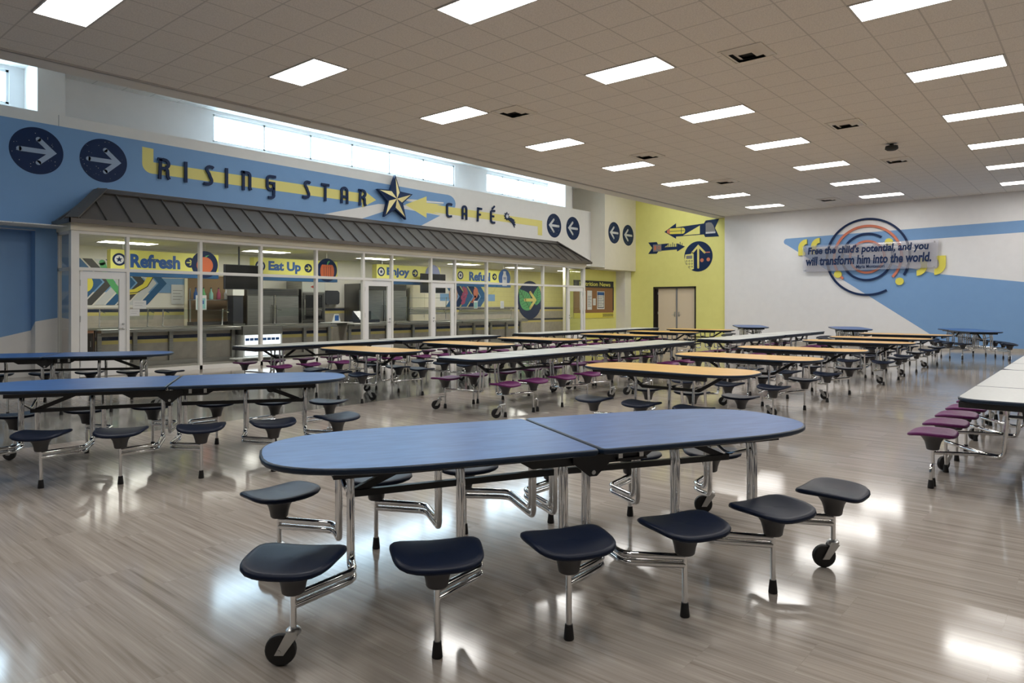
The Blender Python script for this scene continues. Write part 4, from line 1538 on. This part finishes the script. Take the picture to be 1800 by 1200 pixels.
def banner(x0, x1, text, tw, disc_m, kind, label, ta=.42):
    t = empty('hanging_banner', (x0, 17.3, 2.10), 0, label, 'hanging sign', 'yellow hanging banners in the cafe')
    W = x1 - x0
    mb = MB(); mb.box((0, 0, .165), (W, .22, .61), 'banner_yellow'); obj('board', mb, t)
    mb = MB(); mb.box((0, -.004, 0), (W, .21, .163), 'banner_blue'); obj('lower_band', mb, t)
    mb = MB()
    for x in (.3, W - .3):
        mb.tube([(x, .1, .60), (x, .1, KCEIL - 2.10)], .006, 'zinc', 6)
    obj('hanger', mb, t)
    g = text_mesh(text, tw, .33, (V3((0, 0, 0)), V3((1, 0, 0)), V3((0, 0, 1))), (ta, .20), 'royal', .004, .001, .045)
    obj('lettering', g, t)
    fb = V3((0, 0, 0))
    fr1 = (V3((0, 0, .38)), V3((1, 0, 0)), V3((0, 0, 1)))
    mb = MB()
    mb.arc((.18, 0), .10, .145, 0, 360, fr1, 'navy', .003, .001, 28)
    mb.disc((.18, 0), .10, fr1, 'paper', .002, .001, 24)
    mb.plate(star_pts(.075, .032, 5, (.18, 0)), fr1, 'navy', .002, .003)
    obj('star_seal', mb, t)
    xa = ta + tw + .24
    mb = MB()
    mb.disc((xa, 0), .125, fr1, 'navy', .003, .001, 28)
    mb.stroke([(xa - .075, 0), (xa + .05, 0)], .03, fr1, 'banner_yellow', .002, .004, True)
    mb.stroke([(xa, .06), (xa + .065, 0), (xa, -.06)], .03, fr1, 'banner_yellow', .002, .004, True)
    obj('arrow_seal', mb, t)
    mb = MB()
    c = W - .36
    mb.disc((c, -.03), .34, fr1, disc_m, .006, .004, 40)
    pic = obj('picture_disc', mb, t)
    if kind:
        link('picture', fruit(kind).mesh('picture'), pic, (c, 0, .35))
banner(6.08, 8.62, 'Refresh', 1.15, 'navy', 'peach', 'yellow hanging banner reading Refresh with an orange fruit')
banner(9.60, 12.25, 'Eat Up', 1.0, 'navy', 'pumpkin', 'yellow hanging banner reading Eat Up with an orange pumpkin')
banner(13.71, 16.45, 'Enjoy', .95, 'lilac', None, 'yellow hanging banner reading Enjoy, partly behind a dark screen', .40)
banner(17.24, 20.14, 'Refuel', 1.12, 'royal', 'milk', 'yellow hanging banner reading Refuel with a white milk jug', .62)

def monitor(x0, x1, label):
    t = empty('menu_screen', ((x0 + x1) / 2, 17.05, 1.83), 0, label, 'screen', 'dark menu screens')
    w = (x1 - x0) / 2
    mb = MB(); mb.box((-w, 0, 0), (w, .07, .64), 'ink'); obj('bezel', mb, t)
    mb = MB(); mb.box((-w + .015, -.003, .015), (w - .015, 0, .625), 'screen'); obj('display', mb, t)
    mb = MB(); mb.tube([(-.1, .09, .3), (-.1, .09, KCEIL - 1.83)], .022, 'ink', 8); mb.box((-.2, .07, .2), (0, .10, .45), 'ink'); obj('ceiling_mount', mb, t)
monitor(8.66, 9.72, 'dark menu screen hanging between the Refresh and Eat Up banners')
monitor(15.36, 16.45, 'dark menu screen hanging over the right end of the Enjoy banner')

# painted murals on the back wall
def chevrons(x, z0, z1, cols, w, d, name, label):
    t = empty(name, (x, KBACK - .010, z0), 0, label, 'wall mural', 'chevron murals on the cafe rear wall')
    h = z1 - z0
    mb = MB()
    mb.box((-.3, -.002, h * .28), (len(cols) * w + d + .45, 0.001, h * .62), 'wall_blue')
    for i, m in enumerate(cols):
        mb.plate([(i * w, h), (i * w + w * .82, h), (i * w + w * .82 + d, h / 2), (i * w + w * .82, 0), (i * w, 0), (i * w + d, h / 2)], f0, m, .003, .002)
    obj('chevron_stripes', mb, t)
    return t
t = chevrons(5.75, 1.43, 2.62, ['dark_grey', 'banner_blue', 'dark_grey', 'silver_white', 'banner_blue', 'dark_grey', 'silver_white', 'banner_blue'], .27, .52, 'chevron_mural', 'chevron mural with lemon, pepper and banana on the left cafe wall')
mb = MB(); mb.disc((.55, .55), .24, f0, 'bright_yellow', .002, .006, 24); mb.stroke([(.40, .42), (.55, .55), (.6, .68)], .02, f0, 'ink', .001, .008); obj('lemon', mb, t)
mb = MB(); mb.stroke([(1.0, 1.1), (1.1, .8), (1.28, .5), (1.45, .3)], .15, f0, 'green', .002, .006, True); obj('pepper', mb, t)
mb = MB()
mb.stroke([(1.5, .32), (1.8, .36), (2.05, .52), (2.2, .78), (2.22, 1.02)], .13, f0, 'bright_yellow', .002, .006, True)
mb.stroke([(1.52, .30), (1.86, .34), (2.12, .5), (2.28, .78)], .02, f0, 'ink', .001, .009)
obj('banana', mb, t)
t = chevrons(19.1, 1.36, 2.2, ['banner_blue', 'navy', 'banner_blue', 'navy', 'banner_blue'], .42, .36, 'chevron_mural', 'blue chevron mural with carrot and berries behind the Refuel banner')
mb = MB(); mb.disc((.42, .45), .24, f0, 'tan_skin', .002, .006, 24, .36); obj('peach', mb, t)
mb = MB()
rnd = random.Random(3)
for i in range(16):
    mb.disc((1.0 + rnd.uniform(-.12, .12) + i * .006, .15 + i * .04), .075, f0, 'magenta', .002 + i * .0001, .006, 14)
obj('berries', mb, t)
mb = MB(); mb.disc((1.72, .58), .14, f0, 'coral', .002, .006, 20, .22); mb.stroke([(1.5, .2), (1.7, .42)], .10, f0, 'coral', .002, .006, True); obj('carrot', mb, t)

t = empty('leaf_arrow_sign', (24.38, KBACK - .010, 1.66), 0, 'large round navy sign with green leaves and a cream arrow', 'wall sign')
mb = MB(); mb.disc((0, 0), .86, f0, 'navy_star', .01, .005, 60); obj('disc', mb, t)
def leafpoly(cx, cz, L, w, ang):
    P = []
    for i in range(21):
        q = i / 20
        P.append((q * L, w * math.sin(PI * q ** .8)))
    P += [(p[0], -p[1]) for p in reversed(P[1:-1])]
    c, s = math.cos(ang), math.sin(ang)
    return [(cx + p[0] * c - p[1] * s, cz + p[0] * s + p[1] * c) for p in P], (lambda x, z: (cx + x * c - z * s, cz + x * s + z * c))
for cx, cz, L, w, ang, lb in ((.02, -.44, 1.22, .40, math.radians(131), 'leaf'), (.42, -.24, .90, .29, math.radians(78), 'leaf')):
    P, T = leafpoly(cx, cz, L, w, ang)
    mb = MB(); mb.plate(P, f0, 'green', .004, .015)
    lf = obj('leaf', mb, t)
    mb = MB()
    mb.stroke([T(-.04, 0), T(L * .95, 0)], .025, f0, 'dark_green', .002, .019)
    for k in range(1, 7):
        x = L * k / 8
        hw = w * math.sin(PI * (k / 8) ** .8) * .8
        mb.stroke([T(x, 0), T(x + .12, hw)], .014, f0, 'dark_green', .002, .019)
        mb.stroke([T(x, 0), T(x + .12, -hw)], .014, f0, 'dark_green', .002, .019)
    obj('leaf_vein', mb, lf)
mb = MB()
mb.stroke([(-.38, .0), (.30, .0)], .14, f0, 'pale_yellow', .004, .024, True)
mb.stroke([(.0, .34), (.36, .0), (.0, -.36)], .14, f0, 'pale_yellow', .0044, .024, True)
obj('arrow', mb, t)

# serving counters
def counter(x0, x1, label, posts=None):
    t = empty('serving_counter', (x0, 16.9, 0), 0, label, 'counter', 'stainless serving counters')
    W = x1 - x0
    mb = MB(); mb.box((0, .28, .10), (W, 1.0, .80), 'tile_beige')
    mb.box((0, .276, .62), (W, .28, .70), 'tile_navy'); mb.box((0, .276, .53), (W, .28, .615), 'tile_yellow')
    obj('cabinet_front', mb, t)
    mb = MB(); mb.box((0, .22, .0), (W, 1.0, .10), 'steel'); obj('kick_plate', mb, t)
    mb = MB(); mb.box((-.01, .24, .80), (W + .01, 1.02, .90), 'steel'); obj('worktop', mb, t)
    mb = MB()
    for y in (-.06, .02, .10, .18):
        mb.tube([(0, y, .862), (W, y, .862)], .016, 'steel', 8)
    mb.box((0, -.085, .80), (W, .24, .845), 'steel')
    obj('tray_rail', mb, t)
    n = max(2, round(W / .85))
    mb = MB()
    for i in range(n + 1):
        x = min(max(W * i / n, .06), W - .06)
        mb.box((x - .045, .20, .10), (x + .045, .277, .80), 'steel')
    obj('steel_post', mb, t)
counter(5.72, 8.98, 'stainless serving counter with tile front, left of the lit cooler')
counter(10.16, 11.9, 'stainless serving counter with tile front, just right of the lit cooler')
counter(12.5, 14.05, 'stainless serving counter with tile front seen through the second cafe door')
counter(14.1, 17.0, 'stainless serving counter with tile front below the Enjoy banner')
counter(17.05, 20.6, 'stainless serving counter with tile front below the Refuel banner')

t = empty('open_cooler', (9.02, 16.72, 0), 0, 'brightly lit white open cooler with a row of blue labels', 'display cooler')
W = 1.10
mb = MB(); mb.box((0, .10, 0), (W, 1.1, .66), 'frame_white'); mb.box((0, .06, .0), (.04, .10, .66), 'frame_white'); mb.box((W - .04, .06, .0), (W, .10, .66), 'frame_white'); obj('cabinet', mb, t)
mb = MB(); mb.add([(.04, .095, .12), (W - .04, .095, .12), (W - .04, .095, .645), (.04, .095, .645)], [(0, 1, 2, 3)], 'cooler_emit'); obj('lit_interior', mb, t)
mb = MB()
for i in range(8):
    x = .07 + i * .122
    mb.box((x, .085, .50), (x + .105, .093, .57), 'royal')
obj('label_strip', mb, t)
mb = MB(); mb.box((-.35, -.15, .06), (W + .05, .10, .085), 'frame_white'); obj('base_shelf', mb, t)
mb = MB(); mb.box((-.01, .06, .66), (W + .01, 1.12, .88), 'steel'); obj('worktop', mb, t)

# sneeze guards
def guard(x0, x1, z, label, two=False):
    t = empty('sneeze_guard', (x0, 17.35, .902), 0, label, 'sneeze guard', 'glass sneeze guards on the counters')
    W = x1 - x0
    mb = MB(); mb.box((0, -.18, z - .90), (W, .30, z - .89), 'guard_glass'); obj('glass_shelf', mb, t)
    if two:
        mb = MB(); mb.box((0, -.10, z - .90 + .32), (W, .30, z - .89 + .32), 'guard_glass'); obj('glass_shelf', mb, t)
    mb = MB()
    mb.add([(0, -.18, z - .9), (W, -.18, z - .9), (W, -.08, z - 1.12), (0, -.08, z - 1.12)], [(0, 1, 2, 3)], 'guard_glass'); obj('front_glass', mb, t)
    top = z - .90 + (.36 if two else .03)
    for x in (.05, W - .05):
        mb = MB()
        mb.tube([(x, .12, 0), (x, .08, top)], .015, 'chrome', 8)
        mb.tube([(x, .09, z - .91), (x, -.24, z - .96)], .009, 'chrome', 6)
        mb.lathe([(.03, 0), (.03, .012), (.016, .02)], 'chrome', (x, .12, 0), 12)
        obj('post', mb, t)
guard(5.85, 7.0, 1.30, 'glass sneeze guard seen through the pane right of the left door')
guard(7.25, 8.85, 1.30, 'glass sneeze guard with a bright menu card standing on it')
guard(10.25, 11.65, 1.34, 'two-tier glass sneeze guard in front of the steel oven', True)
guard(15.0, 16.9, 1.34, 'two-tier glass sneeze guard below the second dark screen', True)
guard(17.25, 20.4, 1.30, 'long glass sneeze guard carrying two upright cards')
def card(x, y, z, w, h, label, m, cm):
    t = empty('menu_card', (x, y, z), 0, label, 'menu card', 'upright cards on the sneeze guards')
    mb = MB(); mb.box((-w / 2, 0, 0), (w / 2, .006, h), 'paper'); obj('sheet', mb, t)
    mb = MB(); mb.box((-w * .40, -.002, h * .08), (w * .40, 0, h * .80), m)
    if cm: mb.box((-w * .2, -.003, h * .4), (w * .25, -.002, h * .65), cm)
    obj('print', mb, t)
card(8.15, 17.25, 1.302, .27, .37, 'upright menu card with a blue and green picture', 'paper_teal', 'royal')
card(18.15, 17.25, 1.302, .20, .28, 'upright teal card on the long sneeze guard', 'paper_teal', None)
card(19.6, 17.25, 1.302, .20, .28, 'upright white card on the long sneeze guard', 'silver_white', None)

# appliances
def fridge(x0, x1, h, n, label, y=18.95):
    t = empty('reach_in_fridge', (x0, y, 0), 0, label, 'refrigerator', 'steel refrigerators')
    W = x1 - x0
    mb = MB(); mb.box((0, .05, .12), (W, KBACK - y - .01, h), 'dark_steel')
    for x in (.06, W - .06):
        for yy in (.12, .7):
            mb.tube([(x, yy, 0), (x, yy, .12)], .02, 'zinc', 8)
    obj('cabinet', mb, t)
    mb = MB(); mb.box((0, .0, h - .20), (W, .05, h), 'dark_steel')
    for i in range(3): mb.box((.04, -.004, h - .17 + i * .05), (W - .04, 0, h - .15 + i * .05), 'ink')
    obj('vent_panel', mb, t)
    for i in range(n):
        a, c = W * i / n + .01, W * (i + 1) / n - .01
        mb = MB(); mb.box((a, 0, .15), (c, .05, h - .22), 'steel')
        d = obj('door', mb, t)
        hx = c - .05 if i % 2 == 0 else a + .05
        mb = MB(); mb.tube([(hx, 0, .8), (hx, -.04, .82), (hx, -.04, 1.4), (hx, 0, 1.42)], .012, 'dark_steel', 8); obj('handle', mb, d)
fridge(10.3, 12.0, 1.92, 2, 'wide steel refrigerator behind the Eat Up banner, left of the oven')
fridge(14.3, 16.35, 2.15, 2, 'tall steel refrigerator seen through the second cafe door')
t = empty('oven_rack', (12.08, 18.9, 0), 0, 'tall steel holding oven with a red diamond badge', 'oven')
mb = MB(); mb.box((0, .02, .1), (.85, .88, 2.18), 'steel'); obj('cabinet', mb, t)
mb = MB(); mb.box((.02, 0, 1.84), (.83, .02, 2.16), 'frame_white'); mb.plate([(.30, 2.0), (.42, 1.95), (.54, 2.0), (.42, 2.05)], f0, 'red', .004, 0); obj('control_panel', mb, t)
mb = MB(); mb.box((.04, -.01, .95), (.81, .02, 1.80), 'dark_steel'); mb.box((.12, -.014, 1.0), (.73, -.01, 1.74), 'screen'); d = obj('door', mb, t)
mb = MB(); mb.tube([(.07, 0, 1.1), (.07, -.05, 1.12), (.07, -.05, 1.6), (.07, 0, 1.62)], .012, 'chrome', 8); obj('handle', mb, d)
mb = MB(); mb.box((.04, -.01, .15), (.81, .02, .92), 'dark_steel'); obj('door', mb, t)
t = empty('towel_dispenser', (13.68, KBACK - .005, 1.45), 0, 'black paper towel dispenser on the cafe rear wall', 'towel dispenser')
mb = MB(); mb.plate([(-.27, .06), (-.22, .0), (.22, 0), (.27, .06), (.27, .40), (.2, .46), (-.2, .46), (-.27, .40)], f0, 'ink', .22, 0); obj('housing', mb, t)
mb = MB(); mb.lathe([(.06, 0), (.06, .03), (.03, .035)], 'dark_grey', (.27, -.1, .12), 14, 'x'); obj('feed_knob', mb, t)
mb = MB(); mb.box((-.1, -.14, -.05), (.1, -.13, .01), 'paper'); obj('towel', mb, t)
t = empty('storage_cabinet', (16.6, 18.9, 0), 0, 'pale tall storage cabinet between the fridge and the open shelving', 'cabinet')
mb = MB(); mb.box((0, .02, .08), (1.15, .88, 2.25), 'cream'); obj('body', mb, t)
mb = MB(); mb.box((.01, 0, .1), (.57, .02, 2.23), 'cream'); d = obj('door', mb, t)
mb = MB(); mb.tube([(.53, 0, 1.0), (.53, -.03, 1.0), (.53, -.03, 1.2), (.53, 0, 1.2)], .008, 'zinc', 6); obj('handle', mb, d)
mb = MB(); mb.box((.58, 0, .1), (1.14, .02, 2.23), 'cream'); obj('door', mb, t)
mb = MB(); mb.box((0, .0, 0), (1.15, .86, .08), 'dark_grey'); obj('plinth', mb, t)
t = empty('wall_plaque', (17.95, KBACK - .005, 1.72), 0, 'small white panel with red heading on the cafe rear wall', 'wall panel')
mb = MB(); mb.box((0, -.02, 0), (.75, 0, .40), 'paper'); obj('sheet', mb, t)
mb = MB(); mb.box((.02, -.023, .30), (.25, -.02, .36), 'red'); obj('heading', mb, t)

# passage at the back, with a drinks shelf
b = MB()
b.box((8.86, KBACK - .06, 0), (8.94, KBACK - .005, 2.35), 'cream'); b.box((10.12, KBACK - .06, 0), (10.2, KBACK - .005, 2.35), 'cream'); b.box((8.86, KBACK - .06, 2.27), (10.2, KBACK - .005, 2.35), 'cream')
b.box((8.94, KBACK - .012, 0), (10.12, KBACK - .008, 2.27), 'passage')
struct('door_6', b)
t = empty('drinks_shelf', (8.9, 19.3, 0), 0, 'wall shelf unit holding coloured bottles at the rear passage', 'shelf')
mb = MB(); mb.box((0, 0, 1.56), (1.2, .3, 1.585), 'steel'); obj('shelf_board', mb, t)
mb = MB(); mb.box((0, 0, .0), (1.2, .38, .95), 'dark_grey'); obj('cabinet', mb, t)
mb = MB()
for x in (.03, 1.17):
    mb.box((x - .015, .26, .95), (x + .015, .29, 1.9), 'zinc')
obj('upright', mb, t)
for k, (m, nm, w) in enumerate((('royal', 'blue', 'leftmost on'), ('green', 'green', 'on'), ('paper_teal', 'teal', 'on'), ('magenta', 'dark red', 'on'), ('silver_white', 'white', 'rightmost on'))):
    mb = MB(); mb.lathe([(.03, 0), (.055, .004), (.055, .17), (.022, .24), (.02, .30), (.02, .31)], m, seg=16)
    o_ = empty('bottle', (9.02 + k * .22, 19.42, 1.586), 0, '%s bottle standing %s the rear drinks shelf' % (nm, w), 'bottle', 'bottles on the drinks shelf')
    obj('body', mb, o_)
    mb = MB(); mb.lathe([(.022, .31), (.022, .335), (.01, .34)], 'ink', seg=12); obj('cap', mb, o_)

t = empty('soap_dispenser', (9.85, 18.9, 1.5), 0, 'dark upright machine with a white top behind the menu card', 'dispenser')
mb = MB(); mb.box((0, 0, -.60), (.30, .32, .20), 'ink'); obj('body', mb, t)
mb = MB(); mb.box((-.02, -.02, .20), (.32, .34, .42), 'paper'); obj('hopper', mb, t)
mb = MB(); mb.box((-.02, -.05, -1.5), (.34, .36, -.60), 'steel'); obj('base', mb, t)

t = empty('keypad_stand', (12.15, 17.45, .90), 0, 'white keypad and papers standing on the counter below the dispenser', 'point of sale')
mb = MB(); mb.plate([(0, 0), (.30, 0), (.22, .26), (.10, .26)], f0, 'paper', .05, 0); obj('stand', mb, t)
mb = MB(); mb.box((.08, -.054, .06), (.22, -.05, .22), 'royal'); obj('display', mb, t)
mb = MB(); mb.box((-.25, -.3, .0), (.55, .2, .02), 'paper'); obj('tray', mb, t)
t = empty('warming_tray', (13.0, 17.5, .90), 0, 'black tray with a clear slanted cover on the counter', 'tray')
mb = MB(); mb.box((0, -.3, 0), (.75, .25, .08), 'ink'); obj('tray_base', mb, t)
mb = MB(); mb.add([(0, -.3, .08), (.75, -.3, .08), (.7, .1, .34), (.05, .1, .34)], [(0, 1, 2, 3)], 'guard_glass'); mb.box((.02, .1, .08), (.73, .12, .34), 'dark_grey'); obj('cover', mb, t)
t = empty('brown_cabinet', (5.15, 17.1, 0), 0, 'brown cabinet seen through the lower part of the left cafe door', 'cabinet')
mb = MB(); mb.box((0, .02, .05), (.52, .6, .86), 'tan_skin'); obj('body', mb, t)
mb = MB(); mb.box((.01, 0, .07), (.51, .02, .80), 'door_frame'); d = obj('door', mb, t)
mb = MB(); mb.tube([(.44, 0, .5), (.44, -.03, .5), (.44, -.03, .62), (.44, 0, .62)], .007, 'zinc', 6); obj('handle', mb, d)
mb = MB(); mb.box((-.02, -.02, .86), (.54, .62, .90), 'steel'); obj('top', mb, t)
notice('notice', 5.78, 1.35, GLAZ + .050, .26, .17, 'white paper notice taped inside the glass beside the left door', 'paper', None, 2)
notice('notice', 5.72, 1.20, GLAZ + .050, .19, .14, 'smaller white paper taped below another at the left door', 'paper', None, 2)
notice('notice', 8.50, 1.45, KBACK - .022, .36, .55, 'pale printed sheet on the wall at the tip of the chevrons', 'silver_white', None, 4)
